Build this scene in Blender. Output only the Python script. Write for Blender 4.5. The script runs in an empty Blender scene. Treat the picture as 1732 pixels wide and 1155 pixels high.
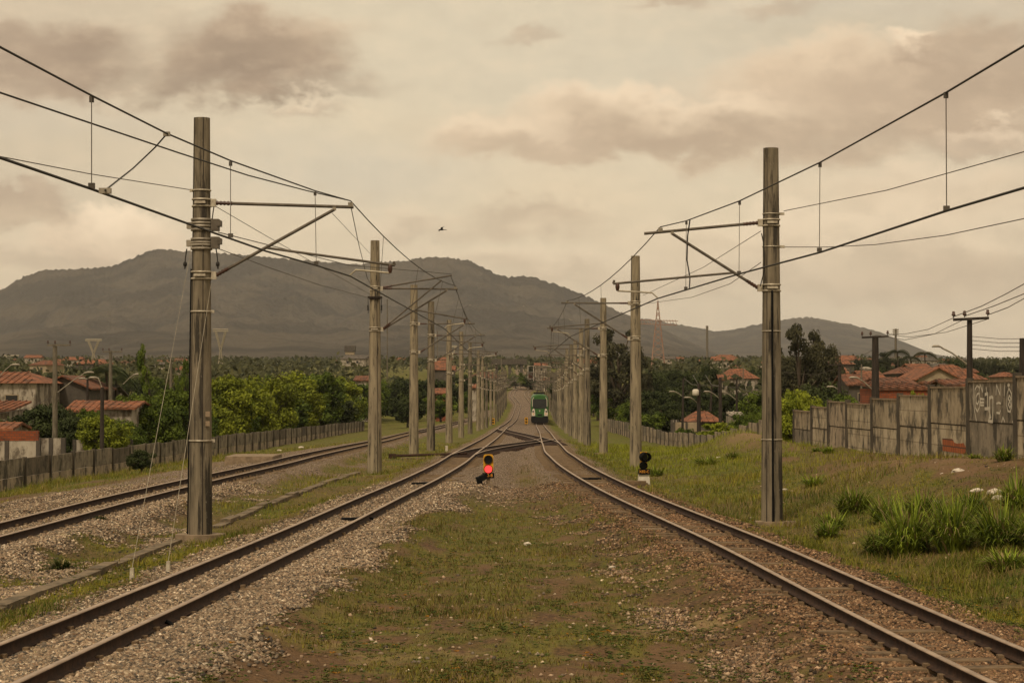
import bpy, bmesh, math, random
import numpy as np
from mathutils import Vector, Matrix
random.seed(7); RNG = np.random.default_rng(7)
R = math.radians
scene = bpy.context.scene
COL = scene.collection

# ------------------------------------------------------------------ camera, sky, sun, exposure
F = 3368.0; CX, CY = 866.0, 577.5; HOR = 659.0; HC = 2.7
PITCH = math.atan((HOR - CY) / F)
cam = bpy.data.cameras.new('camera'); cam.lens = F / 1732 * 36; cam.sensor_width = 36
cam.clip_start = 0.1; cam.clip_end = 60000
camo = bpy.data.objects.new('camera', cam); COL.objects.link(camo)
camo.location = (0, 0, HC); camo.rotation_euler = (math.pi / 2 + PITCH, 0, 0)
scene.camera = camo
scene.view_settings.view_transform = 'Standard'; scene.view_settings.look = 'None'
scene.view_settings.exposure = 0.56; scene.view_settings.gamma = 1.0
try: scene.view_settings.use_curve_mapping = False
except Exception: pass
scene.cycles.max_bounces = 5; scene.cycles.diffuse_bounces = 2; scene.cycles.glossy_bounces = 2
scene.cycles.transparent_max_bounces = 6; scene.cycles.volume_bounces = 0
scene.cycles.use_denoising = True

SUN_EL, SUN_AZ = R(52), R(200)      # azimuth clockwise from +Y
world = bpy.data.worlds.new('World'); scene.world = world; world.use_nodes = True

class NT:
    """tiny node-tree writer"""
    def __init__(s, nt): s.nt = nt; s.n = nt.nodes; s.l = nt.links
    def node(s, t, ins=None, **kw):
        x = s.n.new(t)
        for k, v in kw.items(): setattr(x, k, v)
        for k, v in (ins or {}).items():
            sock = x.inputs[k]
            if isinstance(v, bpy.types.NodeSocket): s.l.new(v, sock)
            elif v is not None: sock.default_value = v
        return x
    def math(s, op, a, b=None, c=None, clamp=False):
        x = s.n.new('ShaderNodeMath'); x.operation = op; x.use_clamp = clamp
        for i, v in enumerate((a, b, c)):
            if v is None: continue
            if isinstance(v, bpy.types.NodeSocket): s.l.new(v, x.inputs[i])
            else: x.inputs[i].default_value = v
        return x.outputs[0]
    def mix(s, f, a, b, blend='MIX'):
        x = s.n.new('ShaderNodeMix'); x.data_type = 'RGBA'; x.blend_type = blend
        for i, v in ((0, f), (6, a), (7, b)):
            if isinstance(v, bpy.types.NodeSocket): s.l.new(v, x.inputs[i])
            else: x.inputs[i].default_value = v if i == 0 else (v[0], v[1], v[2], 1)
        return x.outputs[2]
    def ramp(s, f, stops):
        x = s.n.new('ShaderNodeValToRGB'); e = x.color_ramp.elements
        while len(e) < len(stops): e.new(0.5)
        for el, (p, c) in zip(e, stops):
            el.position = p; el.color = (c, c, c, 1) if not hasattr(c, '__len__') else (c[0], c[1], c[2], 1)
        s.l.new(f, x.inputs[0]); return x.outputs[0]
    def smooth(s, v, lo, hi):
        x = s.n.new('ShaderNodeMapRange'); x.interpolation_type = 'SMOOTHSTEP'
        s.l.new(v, x.inputs[0]); x.inputs[1].default_value = lo; x.inputs[2].default_value = hi
        return x.outputs[0]

def build_world():
    t = NT(world.node_tree); t.n.clear()
    out = t.node('ShaderNodeOutputWorld'); bg = t.node('ShaderNodeBackground'); bg.inputs[1].default_value = 0.1
    t.l.new(bg.outputs[0], out.inputs[0])
    sky = t.node('ShaderNodeTexSky', sky_type='NISHITA'); sky.sun_disc = False
    sky.sun_elevation = SUN_EL; sky.sun_rotation = SUN_AZ; sky.dust_density = 3.0; sky.air_density = 1.2; sky.altitude = 0
    tc = t.node('ShaderNodeTexCoord'); sep = t.node('ShaderNodeSeparateXYZ', {0: tc.outputs['Generated']})
    X, Y, Z = sep.outputs
    Ys = t.math('MAXIMUM', Y, 0.05)
    u = t.math('DIVIDE', X, Ys); v = t.math('DIVIDE', Z, Ys)
    front = t.smooth(Y, 0.3, 0.6)
    comb = t.node('ShaderNodeCombineXYZ', {0: u, 1: v, 2: 0.0})
    def noise(scale, detail, vec, rough=0.55, sx=1, sy=1):
        mp = t.node('ShaderNodeMapping', {0: vec}); mp.inputs['Scale'].default_value = (sx, sy, 1)
        return t.node('ShaderNodeTexNoise', {'Vector': mp.outputs[0], 'Scale': scale, 'Detail': detail, 'Roughness': rough})
    nz = noise(26, 9, comb.outputs[0], 0.6, 1, 1.5)
    nsep = t.node('ShaderNodeSeparateColor', {0: nz.outputs['Color']})
    nd = t.node('ShaderNodeVectorMath', {0: nz.outputs['Color'], 1: (0.5, 0.5, 0.5)}, operation='SUBTRACT')
    # overcast tint over the clear-sky model
    tint = t.mix(1.0, sky.outputs[0], (1.0, .82, .60), 'MULTIPLY')
    big = noise(9, 5, comb.outputs[0], 0.5, .55, 1.6)
    soft = t.ramp(big.outputs[0], [(0.35, (5.4, 4.95, 3.95)), (0.5, (6.1, 5.45, 4.2)), (0.68, (6.7, 5.6, 4.15))])
    el = t.smooth(v, 0.0, 0.24)
    grad = t.mix(el, (6.7, 5.65, 4.4), (5.0, 4.5, 3.65))
    base = t.mix(0.5, soft, grad)
    base = t.mix(0.16, base, tint)
    # side darkening of the sky is carried by broad blobs in the layout below
    cu = base
    PK = (5.9, 4.75, 3.65)
    def blob(cu, px, py, rx, ry, op, dark, light, hard=0.5, dist=1.0):
        u0, v0 = (px - CX) / F, (HOR - py) / F; ru, rv = rx / F, ry / F
        d = t.node('ShaderNodeVectorMath', {0: comb.outputs[0], 1: (u0, v0, 0)}, operation='SUBTRACT')
        dd = t.node('ShaderNodeVectorMath', {0: nd.outputs[0]}, operation='SCALE'); dd.inputs[3].default_value = 0.058 * dist
        d2 = t.node('ShaderNodeVectorMath', {0: d.outputs[0], 1: dd.outputs[0]}, operation='ADD')
        d3 = t.node('ShaderNodeVectorMath', {0: d2.outputs[0], 1: (1 / ru, 1 / rv, 0)}, operation='MULTIPLY')
        ln = t.node('ShaderNodeVectorMath', {0: d3.outputs[0]}, operation='LENGTH')
        m = t.smooth(ln.outputs['Value'], 1.0 + hard * .4, 1.0 - hard)
        s3 = t.node('ShaderNodeSeparateXYZ', {0: d3.outputs[0]})
        g = t.smooth(s3.outputs[1], -0.7, 1.0)
        c = t.mix(g, dark, light)
        return t.mix(t.math('MULTIPLY', t.math('MULTIPLY', m, op), front), cu, c)
    DK = (2.3, 1.78, 1.38); MD = (3.45, 2.7, 2.08); LT = (7.0, 5.9, 4.6); WH = (8.0, 6.8, 5.3); GB = (4.5, 4.35, 3.85)
    B = [(-60, 60, 520, 330, .6, (4.0, 3.3, 2.6), (4.3, 3.7, 2.9), 1.0, .5), (1830, 40, 560, 330, .6, (4.0, 3.2, 2.5), (4.4, 3.7, 2.9), 1.0, .5), (1250, 120, 600, 170, .35, GB, GB, .9, .6), (1500, 30, 420, 60, .55, (4.3, 3.9, 3.1), GB, .9, .6), (60, 230, 330, 60, .45, (4.6, 4.1, 3.2), GB, .9, .6),
         (600, 290, 260, 70, .5, GB, GB, .9, .6),
         (20, 90, 90, 70, .9, DK, MD, .6, 1), (130, 120, 110, 62, .95, DK, MD, .55, 1), (40, 140, 190, 50, .6, MD, MD, .7, 1),
         (330, 120, 120, 60, .8, DK, MD, .6, 1), (440, 95, 175, 78, .98, DK, (5.0, 4.0, 3.0), .45, 1.1), (545, 130, 90, 40, .5, DK, MD, .8, 1),
         (400, 60, 150, 60, .8, DK, MD, .7, .8), (470, 150, 190, 22, .55, DK, MD, .8, .6), (150, 75, 90, 45, .7, DK, MD, .7, .8),
         (520, 185, 80, 20, .5, MD, LT, .8, 1),
         (1480, 160, 360, 95, .9, (3.7, 2.85, 2.15), (6.3, 5.2, 3.95), .45, 1.1), (1560, 75, 70, 35, .9, MD, WH, .45, 1), (1690, 110, 190, 80, .8, (3.3, 2.6, 1.95), MD, .6, 1),
         (1120, 205, 330, 62, .9, (4.2, 3.3, 2.45), LT, .45, 1.1), (870, 235, 170, 42, .85, (4.8, 3.9, 2.95), WH, .5, 1), (1330, 240, 300, 50, .7, (4.4, 3.55, 2.65), MD, .7, 1),
         (900, 66, 55, 16, .5, MD, MD, .8, .8), (1130, 0, 90, 14, .6, MD, MD, .8, .8), (1330, 5, 80, 18, .5, MD, MD, .8, .8),
         (1250, 215, 520, 42, .6, (3.5, 2.8, 2.15), (4.6, 3.8, 2.9), .8, .7), (1600, 140, 260, 60, .5, (3.4, 2.7, 2.1), MD, .8, .8), (1000, 245, 280, 26, .5, (3.7, 3.0, 2.3), MD, .8, .7), (1680, 235, 90, 36, .7, MD, LT, .6, 1), (1560, 330, 260, 60, .6, (5.0, 4.1, 3.1), LT, .7, 1.1), (1450, 400, 380, 60, .55, (5.1, 4.2, 3.2), WH, .7, 1.2),
         (1650, 470, 260, 60, .5, (4.6, 3.8, 2.9), MD, .7, 1), (1250, 470, 260, 40, .4, MD, LT, .8, 1),
         (900, 372, 160, 24, .6, (4.6, 3.8, 2.9), MD, .8, .8), (690, 375, 90, 30, .4, MD, LT, .8, 1),
         (190, 385, 150, 62, .9, (5.4, 4.4, 3.3), WH, .35, 1.2), (40, 345, 90, 42, .85, (4.2, 3.4, 2.55), MD, .5, 1), (110, 430, 240, 40, .5, MD, LT, .8, 1),
         (900, 440, 240, 40, .4, MD, WH, .8, 1)]
    for b in B: cu = blob(cu, *b)
    fine = noise(60, 8, comb.outputs[0], 0.6, .8, 1.6)
    cu = t.mix(t.math('MULTIPLY', t.smooth(fine.outputs[0], 0.42, 0.75), 0.16), cu, (7.4, 6.1, 4.6))
    cu = t.mix(t.math('MULTIPLY', t.smooth(fine.outputs[0], 0.52, 0.28), 0.14), cu, (3.9, 3.2, 2.5))
    # above and behind the view: the same broken overcast
    g3 = t.node('ShaderNodeTexNoise', {'Vector': tc.outputs['Generated'], 'Scale': 2.5, 'Detail': 5})
    rest = t.ramp(g3.outputs[0], [(0.35, (3.2, 2.85, 2.25)), (0.65, (6.0, 5.1, 3.9))])
    rest = t.mix(0.15, rest, tint)
    fin = t.mix(front, rest, cu)
    fin = t.mix(1.0, fin, (1.015, .94, .83), 'MULTIPLY')
    t.l.new(fin, bg.inputs[0])
build_world()
sun = bpy.data.lights.new('sun', 'SUN'); sun.energy = 1.5; sun.angle = R(10); sun.color = (1.0, .86, .66)
suno = bpy.data.objects.new('sun', sun); COL.objects.link(suno)
sd = Vector((math.sin(SUN_AZ) * math.cos(SUN_EL), math.cos(SUN_AZ) * math.cos(SUN_EL), math.sin(SUN_EL)))
suno.rotation_euler = (-sd).to_track_quat('-Z', 'Y').to_euler(); suno.location = (0, -20, 60)

# ------------------------------------------------------------------ helpers: pixels of the 1732x1155 photo to metres
def P(px, py, D):
    u = (px - CX) / F; v = (CY - py) / F
    t = D / (math.cos(PITCH) - v * math.sin(PITCH))
    return Vector((t * u, D, HC + t * (v * math.cos(PITCH) + math.sin(PITCH))))
def X_at(px, D): return P(px, HOR, D).x
def smoothstep(a, b, x):
    t = np.clip((np.asarray(x, float) - a) / (b - a), 0, 1); return t * t * (3 - 2 * t)
_perm = np.random.default_rng(3).random((256, 256))
def vnoise(x, y, seed=0):
    x = np.asarray(x, float) + seed * 17.3; y = np.asarray(y, float) + seed * 9.7
    xi = np.floor(x).astype(int); yi = np.floor(y).astype(int); fx = x - xi; fy = y - yi
    fx = fx * fx * (3 - 2 * fx); fy = fy * fy * (3 - 2 * fy)
    g = lambda a, b: _perm[a & 255, b & 255]
    return (g(xi, yi) * (1 - fx) + g(xi + 1, yi) * fx) * (1 - fy) + (g(xi, yi + 1) * (1 - fx) + g(xi + 1, yi + 1) * fx) * fy
def fbm(x, y, oct=4, seed=0, gain=.5):
    s = 0; a = 1; n = 0
    for i in range(oct):
        s = s + a * vnoise(np.asarray(x) * 2 ** i, np.asarray(y) * 2 ** i, seed + i * 3); n += a; a *= gain
    return s / n

Z0Y = [-20, 60, 85, 115, 143, 180, 232, 280, 330, 380, 450, 520, 600, 650, 700, 800, 1000, 1600, 3200, 12000]
Z0Z = [0, 0, -.08, -.45, -.85, -1.3, -1.85, -2.2, -2.3, -1.9, -.75, .95, 2.45, 2.75, 3.0, 7, 11, 20, 46, 46]
_yy = np.arange(-20, 1000, 1.0); _zz = np.interp(_yy, Z0Y, Z0Z)
_k = np.exp(-np.linspace(-2, 2, 31) ** 2); _k /= _k.sum()
_zz = np.convolve(np.pad(_zz, 15, 'edge'), _k, 'valid')
def z0(Y):
    Y = np.asarray(Y, float)
    return np.where(Y < 980, np.interp(Y, _yy, _zz), np.interp(Y, Z0Y, Z0Z))
def hit_rail(px, py):
    D = np.arange(8, 760, .25)
    t = math.tan(PITCH + math.atan((CY - py) / F))
    d = HC + D * t - z0(D)
    i = np.argmax(d < 0) if (d < 0).any() else len(D) - 1
    return (px - CX) / F * D[i], D[i]
def track_fn(pts, pre, post):
    q = [hit_rail(*p) for p in pts]; q = pre + sorted((y, x) for x, y in q) + post
    ys = np.array([a for a, b in q]); xs = np.array([b for a, b in q]); g = np.arange(-20, 760, 1.0)
    v = np.interp(g, ys, xs); out = v.copy()
    for s, lo in ((5, -99), (9, 120)):
        k = np.exp(-np.linspace(-2, 2, 4 * s + 1) ** 2); k /= k.sum()
        w = np.convolve(np.pad(out, 2 * s, 'edge'), k, 'valid')
        m = smoothstep(lo, lo + 40, g); out = out * (1 - m) + w * m
    return lambda Y: np.interp(np.asarray(Y, float), g, out)
XL = track_fn([(80, 1093), (201, 1040), (291, 1001), (378, 962), (449, 931), (542, 889), (615, 853), (717, 807.6), (768, 780), (810, 752), (850, 723), (869, 709), (877, 684), (870, 675), (865, 669.6), (867, 663)],
              [(-20, -7.2), (5, -5.9)], [(640, 1.4), (760, 3)])
XR = track_fn([(1767, 1153), (1652, 1105), (1550, 1056), (1503, 1033.5), (1393, 982), (1284, 929), (1117, 859), (1071, 839), (1031, 820), (998, 803), (966, 784), (941, 764.4), (929, 745), (922, 731), (914, 720), (911, 709), (909, 697), (903, 685), (897, 677), (891, 670), (890, 664)],
              [(-20, 7.6), (5, 6.0)], [(640, 6.5), (760, 12)])
XT = track_fn([(0, 897), (130, 861), (227, 836), (318, 815), (364, 805), (470, 782), (540, 765), (634, 746), (690, 732), (752, 719)],
              [(-20, -12.5), (10, -11.0)], [(300, -8.6), (360, -6), (420, -5.5), (520, -12), (760, -30)])
CW, CF = 13.0, -21.0        # the two boundary fence lines run parallel to the tracks
def base_r(Y): return np.interp(Y, [0, 49, 69, 78, 90, 98, 115, 129, 167, 206, 267, 330, 450], [1.2, .95, .5, .4, .2, 0, -.75, -1.28, -2.0, -2.5, -2.9, -3, -1])
def base_l(Y): return np.interp(Y, [0, 82, 166, 287, 350, 450], [-1.45, -1.5, -2.3, -3.1, -2.9, -1.5])
FARY = [0, 250, 400, 550, 800, 1000, 1600, 3200, 12000]; FARZ = [-3, -3, 0, 4, 9, 12, 22, 47, 47]
def G(X, Y, micro=True):
    X = np.asarray(X, float); Y = np.asarray(Y, float)
    xl, xr, xt, z = XL(Y), XR(Y), XT(Y), z0(Y)
    dl, dr, dt = X - xl, X - xr, X - xt
    # island / cess level
    mid = z - .38
    def bed(d, wl, wr):      # ballast bed: flat to w, falling away over 1.1 m
        e = np.where(d < 0, -d - wl, d - wr)
        return z - .17 - .21 * smoothstep(0, 1.0, e)
    g = np.maximum(mid, bed(dl, 1.3, 1.7)); g = np.maximum(g, bed(dr, 1.25, 1.2))
    g = g - .030 * np.exp(-((dr + .35) / .75) ** 4) * (1 - smoothstep(70, 90, Y))
    far = smoothstep(90, 140, Y) * (1 - smoothstep(600, 700, Y))
    inn = (dl > 0) & (dr < 0)
    g = np.where(inn, g * (1 - far) + np.maximum(g, z - .22) * far, g)
    # right bank up (near) or down (far) to the boundary wall
    t = smoothstep(1.8, 1.0, 1.0) * 0
    span = np.maximum(CW - (xr + 2.2), 1.0)
    tr = np.clip((X - (xr + 2.2)) / span, 0, 1); tr = tr * tr * (3 - 2 * tr) * .6 + tr * .4
    g = np.where(dr > 2.2, mid + (base_r(Y) - mid) * tr, g)
    # left: cess to third track, then embankment to the fence
    g = np.where(X < xt + 1.2, np.maximum(g, bed(dt, 1.8, 1.3)), g)
    g = np.where((dt > -1.8) & (dt < 3), np.maximum(g, bed(dt, 1.8, 1.3)), g)
    spl = np.maximum((xt - 1.8) - CF, 1.0)
    tl = np.clip(((xt - 1.8) - X) / spl, 0, 1)
    g = np.where(dt < -1.8, (z - .17) + (base_l(Y) - (z - .17)) * tl ** .9, g)
    # dirt heaps near the wall
    g = g + .75 * np.exp(-(((X - 11.2) / 1.5) ** 2 + ((Y - 98) / 9) ** 2)) + .35 * np.exp(-(((X - 10.6) / 1.2) ** 2 + ((Y - 84) / 5) ** 2))
    g = g + .25 * np.exp(-(((X - 11.0) / 1.2) ** 2 + ((Y - 52) / 5) ** 2))
    # beyond the fences and far away
    fz = np.interp(Y, FARY, FARZ)
    out_r = smoothstep(CW + .5, CW + 14, X); out_l = smoothstep(CF - .5, CF - 12, X)
    o = np.maximum(out_r, out_l)
    g = g * (1 - o) + fz * o
    m = smoothstep(620, 760, Y); g = g * (1 - m) + fz * m
    if micro:
        off = smoothstep(.9, 1.6, np.minimum(np.minimum(abs(dl), abs(dr)), abs(dt)))
        g = g + (fbm(X * 1.1, Y * 1.1, 4, 5) - .5) * .16 * off + (fbm(X * .25, Y * .2, 2, 8) - .5) * .22 * off * smoothstep(2.5, 5, np.minimum(abs(dl), abs(dr)))
        g = g + (vnoise(X * 9, Y * 9, 2) - .5) * .022
    return g
def Gs(x, y): return float(G(x, y))
def hit(px, py, lo=10, hi=900):
    D = np.arange(lo, hi, .2); t = math.tan(PITCH + math.atan((CY - py) / F))
    d = HC + D * t - G((px - CX) / F * D, D, False)
    i = np.argmax(d < 0) if (d < 0).any() else len(D) - 1
    return Vector(((px - CX) / F * D[i], D[i], HC + D[i] * t))

# ------------------------------------------------------------------ helpers: objects and meshes
def tag(o, label=None, cat=None, group=None, kind=None):
    if label: o['label'] = label
    if cat: o['category'] = cat
    if group: o['group'] = group
    if kind: o['kind'] = kind
    return o
def thing(name, label, cat, loc=(0, 0, 0), group=None):
    o = bpy.data.objects.new(name, None); COL.objects.link(o); o.location = loc; o.empty_display_size = .2
    return tag(o, label, cat, group)
def root_loc(p):
    while p.parent: p = p.parent
    return p.location
def link(name, me, mat, parent=None, loc=None):
    o = bpy.data.objects.new(name, me); COL.objects.link(o)
    if mat:
        for m in (mat if isinstance(mat, (list, tuple)) else [mat]): me.materials.append(m)
    if parent: o.parent = parent
    if loc is not None: o.location = loc
    return o
class MB:
    def __init__(s): s.v = []; s.f = []; s.s = []; s.m = []; s.mi = 0
    def add(s, vs, fs, sm=False):
        b = len(s.v); s.v += [tuple(x) for x in vs]
        for f in fs: s.f.append([b + i for i in f]); s.s.append(sm); s.m.append(s.mi)
    def box(s, c, size, rz=0, M=None, taper=1.0):
        x, y, z = [a / 2 for a in size]
        q = []
        for k in (-1, 1):
            tp = taper if k > 0 else 1.0
            for i, j in ((-1, -1), (1, -1), (1, 1), (-1, 1)):
                a, b = i * x * tp, j * y * tp
                w = Vector((a, b, k * z))
                if M: w = M @ w
                elif rz: w = Vector((a * math.cos(rz) - b * math.sin(rz), a * math.sin(rz) + b * math.cos(rz), k * z))
                q.append((c[0] + w[0], c[1] + w[1], c[2] + w[2]))
        s.add(q, [(3, 2, 1, 0), (4, 5, 6, 7), (0, 1, 5, 4), (1, 2, 6, 5), (2, 3, 7, 6), (3, 0, 4, 7)])
    def path(s, pts, r, n=8, cap=True):
        pts = [Vector(p) for p in pts]; rs = r if hasattr(r, '__len__') else [r] * len(pts)
        ring = []; prev = None
        for i, p in enumerate(pts):
            d = (pts[min(i + 1, len(pts) - 1)] - pts[max(i - 1, 0)]).normalized()
            if prev is None:
                a = Vector((0, 0, 1)) if abs(d.z) < .9 else Vector((1, 0, 0)); prev = d.cross(a).normalized()
            e = (prev - d * prev.dot(d)).normalized(); prev = e; g = d.cross(e)
            ring.append([p + (e * math.cos(2 * math.pi * k / n) + g * math.sin(2 * math.pi * k / n)) * rs[i] for k in range(n)])
        vs = [q for rg in ring for q in rg]; fs = []
        for i in range(len(pts) - 1):
            for k in range(n):
                a = i * n + k; b = i * n + (k + 1) % n
                fs.append((a, b, b + n, a + n))
        s.add(vs, fs, True)
        if cap:
            s.add(ring[0], [tuple(reversed(range(n)))]); s.add(ring[-1], [tuple(range(n))])
    def tube(s, a, b, r0, r1=None, n=8): s.path([a, b], [r0, r0 if r1 is None else r1], n)
    def lathe(s, c, prof, n=16):
        vs = [(c[0] + max(r, .001) * math.cos(2 * math.pi * k / n), c[1] + max(r, .001) * math.sin(2 * math.pi * k / n), c[2] + z) for z, r in prof for k in range(n)]
        s.add(vs, [(i * n + k, i * n + (k + 1) % n, (i + 1) * n + (k + 1) % n, (i + 1) * n + k) for i in range(len(prof) - 1) for k in range(n)], True)
        if prof[0][1] > .001 and prof[0][0] != prof[1][0]: s.add(vs[:n], [tuple(reversed(range(n)))])
        if prof[-1][1] > .001 and prof[-1][0] != prof[-2][0]: s.add(vs[-n:], [tuple(range(n))])
    def poly(s, pts, sm=False): s.add(pts, [tuple(range(len(pts)))], sm)
    def prism(s, pts2, M, h):     # outline in local xy extruded along local z
        n = len(pts2); a = [M @ Vector((x, y, 0)) for x, y in pts2]; b = [M @ Vector((x, y, h)) for x, y in pts2]
        s.add(a + b, [tuple(reversed(range(n))), tuple(range(n, 2 * n))] + [(i, (i + 1) % n, n + (i + 1) % n, n + i) for i in range(n)])
    def build(s, name, mat, parent=None, kind=None):
        off = root_loc(parent) if parent else None
        if off is None:
            v = np.array(s.v); lo = v.min(0); hi = v.max(0); off = Vector(((lo[0] + hi[0]) / 2, (lo[1] + hi[1]) / 2, lo[2]))
            loc = off
        else: loc = None
        me = bpy.data.meshes.new(name)
        me.from_pydata([(x - off[0], y - off[1], z - off[2]) for x, y, z in s.v], [], s.f)
        me.polygons.foreach_set('use_smooth', s.s); me.polygons.foreach_set('material_index', s.m); me.update()
        return link(name, me, mat, parent, loc)
def npmesh(name, V, Fc, col=None, smooth=False):
    """numpy vertices, an (n,k) face array and an optional per-vertex colour"""
    V = np.asarray(V, np.float32); Fc = np.asarray(Fc, np.int32); k = Fc.shape[1]; n = len(Fc)
    me = bpy.data.meshes.new(name); me.vertices.add(len(V)); me.vertices.foreach_set('co', V.ravel())
    me.loops.add(n * k); me.loops.foreach_set('vertex_index', Fc.ravel())
    me.polygons.add(n); me.polygons.foreach_set('loop_start', np.arange(0, n * k, k, dtype=np.int32))
    me.update(calc_edges=True)
    if smooth: me.polygons.foreach_set('use_smooth', np.ones(n, bool))
    if col is not None:
        a = me.attributes.new('col', 'FLOAT_COLOR', 'POINT'); c = np.ones((len(V), 4), np.float32); c[:, :3] = col
        a.data.foreach_set('color', c.ravel())
    me.validate(); return me
def copy_thing(o, loc=None, rz=None, sc=None, label=None, group=None):
    c = o.copy(); COL.objects.link(c)
    if loc is not None: c.location = loc
    if rz is not None: c.rotation_euler = (0, 0, rz)
    if sc is not None: c.scale = sc if hasattr(sc, '__len__') else (sc, sc, sc)
    if label: c['label'] = label
    if group: c['group'] = group
    for ch in list(o.children):
        d = ch.copy(); COL.objects.link(d); d.parent = c
        for g in list(ch.children):
            e = g.copy(); COL.objects.link(e); e.parent = d
    return c

# ------------------------------------------------------------------ materials
def new_mat(name):
    m = bpy.data.materials.new(name); m.use_nodes = True; t = NT(m.node_tree); t.n.clear()
    out = t.node('ShaderNodeOutputMaterial'); b = t.node('ShaderNodeBsdfPrincipled'); t.l.new(b.outputs[0], out.inputs[0])
    b.inputs['Specular IOR Level'].default_value = .3
    return m, t, b, out
def simple(name, c1, c2=None, scale=4, rough=.8, metal=0, bump=0, bscale=None, sc=(1, 1, 1), detail=5, emit=None, lo=.35, hi=.65, spots=None):
    m, t, b, out = new_mat(name); c2 = c2 or tuple(x * .8 for x in c1)
    tc = t.node('ShaderNodeTexCoord'); mp = t.node('ShaderNodeMapping', {0: tc.outputs['Object']}); mp.inputs['Scale'].default_value = sc
    nz = t.node('ShaderNodeTexNoise', {'Vector': mp.outputs[0], 'Scale': scale, 'Detail': detail, 'Roughness': .6})
    c = t.mix(t.smooth(nz.outputs[0], lo, hi), c1, c2)
    if spots:
        n2 = t.node('ShaderNodeTexNoise', {'Vector': mp.outputs[0], 'Scale': spots[1], 'Detail': 6, 'Roughness': .7})
        c = t.mix(t.math('MULTIPLY', t.smooth(n2.outputs[0], spots[2], spots[2] + .12), spots[3]), c, spots[0])
    t.l.new(c, b.inputs['Base Color']); b.inputs['Roughness'].default_value = rough; b.inputs['Metallic'].default_value = metal
    if bump:
        n3 = t.node('ShaderNodeTexNoise', {'Vector': tc.outputs['Object'], 'Scale': bscale or scale * 4, 'Detail': 5})
        bp = t.node('ShaderNodeBump', {'Height': n3.outputs[0], 'Strength': bump, 'Distance': .02}); t.l.new(bp.outputs[0], b.inputs['Normal'])
    if emit:
        b.inputs['Emission Color'].default_value = (*emit[0], 1); b.inputs['Emission Strength'].default_value = emit[1]
    return m
M = {}
M['concrete_pole'] = simple('weathered_pole_concrete', (.30, .25, .165), (.16, .13, .088), 2.2, .92, bump=.35, bscale=30, sc=(3, 3, .35), lo=.3, hi=.7, spots=((.03, .026, .02), 3.0, .53, .9))
def ringed():   # older, darker pole with vertical seams and black algae streaks
    m, t, b, out = new_mat('stained_pole_concrete')
    tc = t.node('ShaderNodeTexCoord'); o = tc.outputs['Object']
    def nz(s, sc, d=6):
        mp = t.node('ShaderNodeMapping', {0: o}); mp.inputs['Scale'].default_value = sc
        return t.node('ShaderNodeTexNoise', {'Vector': mp.outputs[0], 'Scale': s, 'Detail': d, 'Roughness': .65}).outputs[0]
    c = t.mix(t.smooth(nz(1.6, (4, 4, .5)), .3, .7), (.23, .19, .13), (.10, .082, .055))
    c = t.mix(t.math('MULTIPLY', t.smooth(nz(2.2, (3.2, 3.2, .22)), .51, .60), .88), c, (.026, .022, .017))
    c = t.mix(t.math('MULTIPLY', t.smooth(nz(14, (1, 1, .6)), .6, .7), .5), c, (.26, .23, .17))
    t.l.new(c, b.inputs['Base Color']); b.inputs['Roughness'].default_value = .93
    bp = t.node('ShaderNodeBump', {'Height': nz(25, (1, 1, .5)), 'Strength': .4, 'Distance': .02}); t.l.new(bp.outputs[0], b.inputs['Normal'])
    return m
M['pole_dark'] = ringed()
M['steel'] = simple('galvanised_steel', (.34, .30, .235), (.22, .19, .145), 8, .55, .35)
M['pale_steel'] = simple('pale_clamp_steel', (.50, .45, .35), (.34, .29, .22), 12, .5, .3)
M['tube'] = simple('weathered_tube', (.13, .11, .085), (.085, .07, .052), 6, .6, .3)
M['pale_tube'] = simple('pale_aluminium_tube', (.42, .37, .27), (.30, .26, .19), 6, .5, .3)
M['wire'] = simple('dark_wire', (.03, .026, .022), (.022, .02, .017), 6, .6, .2)
M['thinwire'] = simple('grey_stranded_wire', (.10, .085, .068), (.07, .06, .05), 6, .6, .3)
M['insul'] = simple('brown_insulator', (.075, .035, .022), (.05, .025, .017), 6, .35)
M['rail_side'] = simple('rusty_rail_side', (.046, .022, .012), (.022, .011, .007), 9, .85, 0, bump=.2, spots=((.075, .036, .018), 5, .55, .6))
M['rail_top'] = simple('worn_rail_head', (.42, .31, .22), (.28, .20, .14), 3, .45, .3)
M['sleeper'] = simple('dusty_concrete_sleeper', (.20, .135, .075), (.115, .078, .045), 5, .95, bump=.5, bscale=20, spots=((.06, .04, .025), 7, .55, .7))
M['footing'] = simple('footing_concrete', (.27, .20, .13), (.17, .125, .08), 4, .95, bump=.4, bscale=18, spots=((.06, .05, .03), 5, .58, .6))
M['kerb'] = simple('trough_concrete', (.20, .15, .095), (.11, .085, .055), 3, .95, bump=.5, bscale=14, spots=((.045, .04, .025), 6, .52, .7))
M['stone_col'] = None
def attr_mat(name, rough=.9, trans=0.0, spec=.25, jitter=None):
    m, t, b, out = new_mat(name); a = t.node('ShaderNodeAttribute'); a.attribute_name = 'col'
    t.l.new(a.outputs['Color'], b.inputs['Base Color']); b.inputs['Roughness'].default_value = rough
    b.inputs['Specular IOR Level'].default_value = spec
    if trans:
        tr = t.node('ShaderNodeBsdfTranslucent', {'Color': a.outputs['Color']}); mx = t.node('ShaderNodeMixShader', {0: trans})
        t.l.new(b.outputs[0], mx.inputs[1]); t.l.new(tr.outputs[0], mx.inputs[2]); t.l.new(mx.outputs[0], out.inputs[0])
    return m
M['stone'] = attr_mat('ballast_stone', .95)
M['leaf'] = attr_mat('leaves', .8, .16)
M['blade'] = attr_mat('grass_blades', .85, .2)
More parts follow.
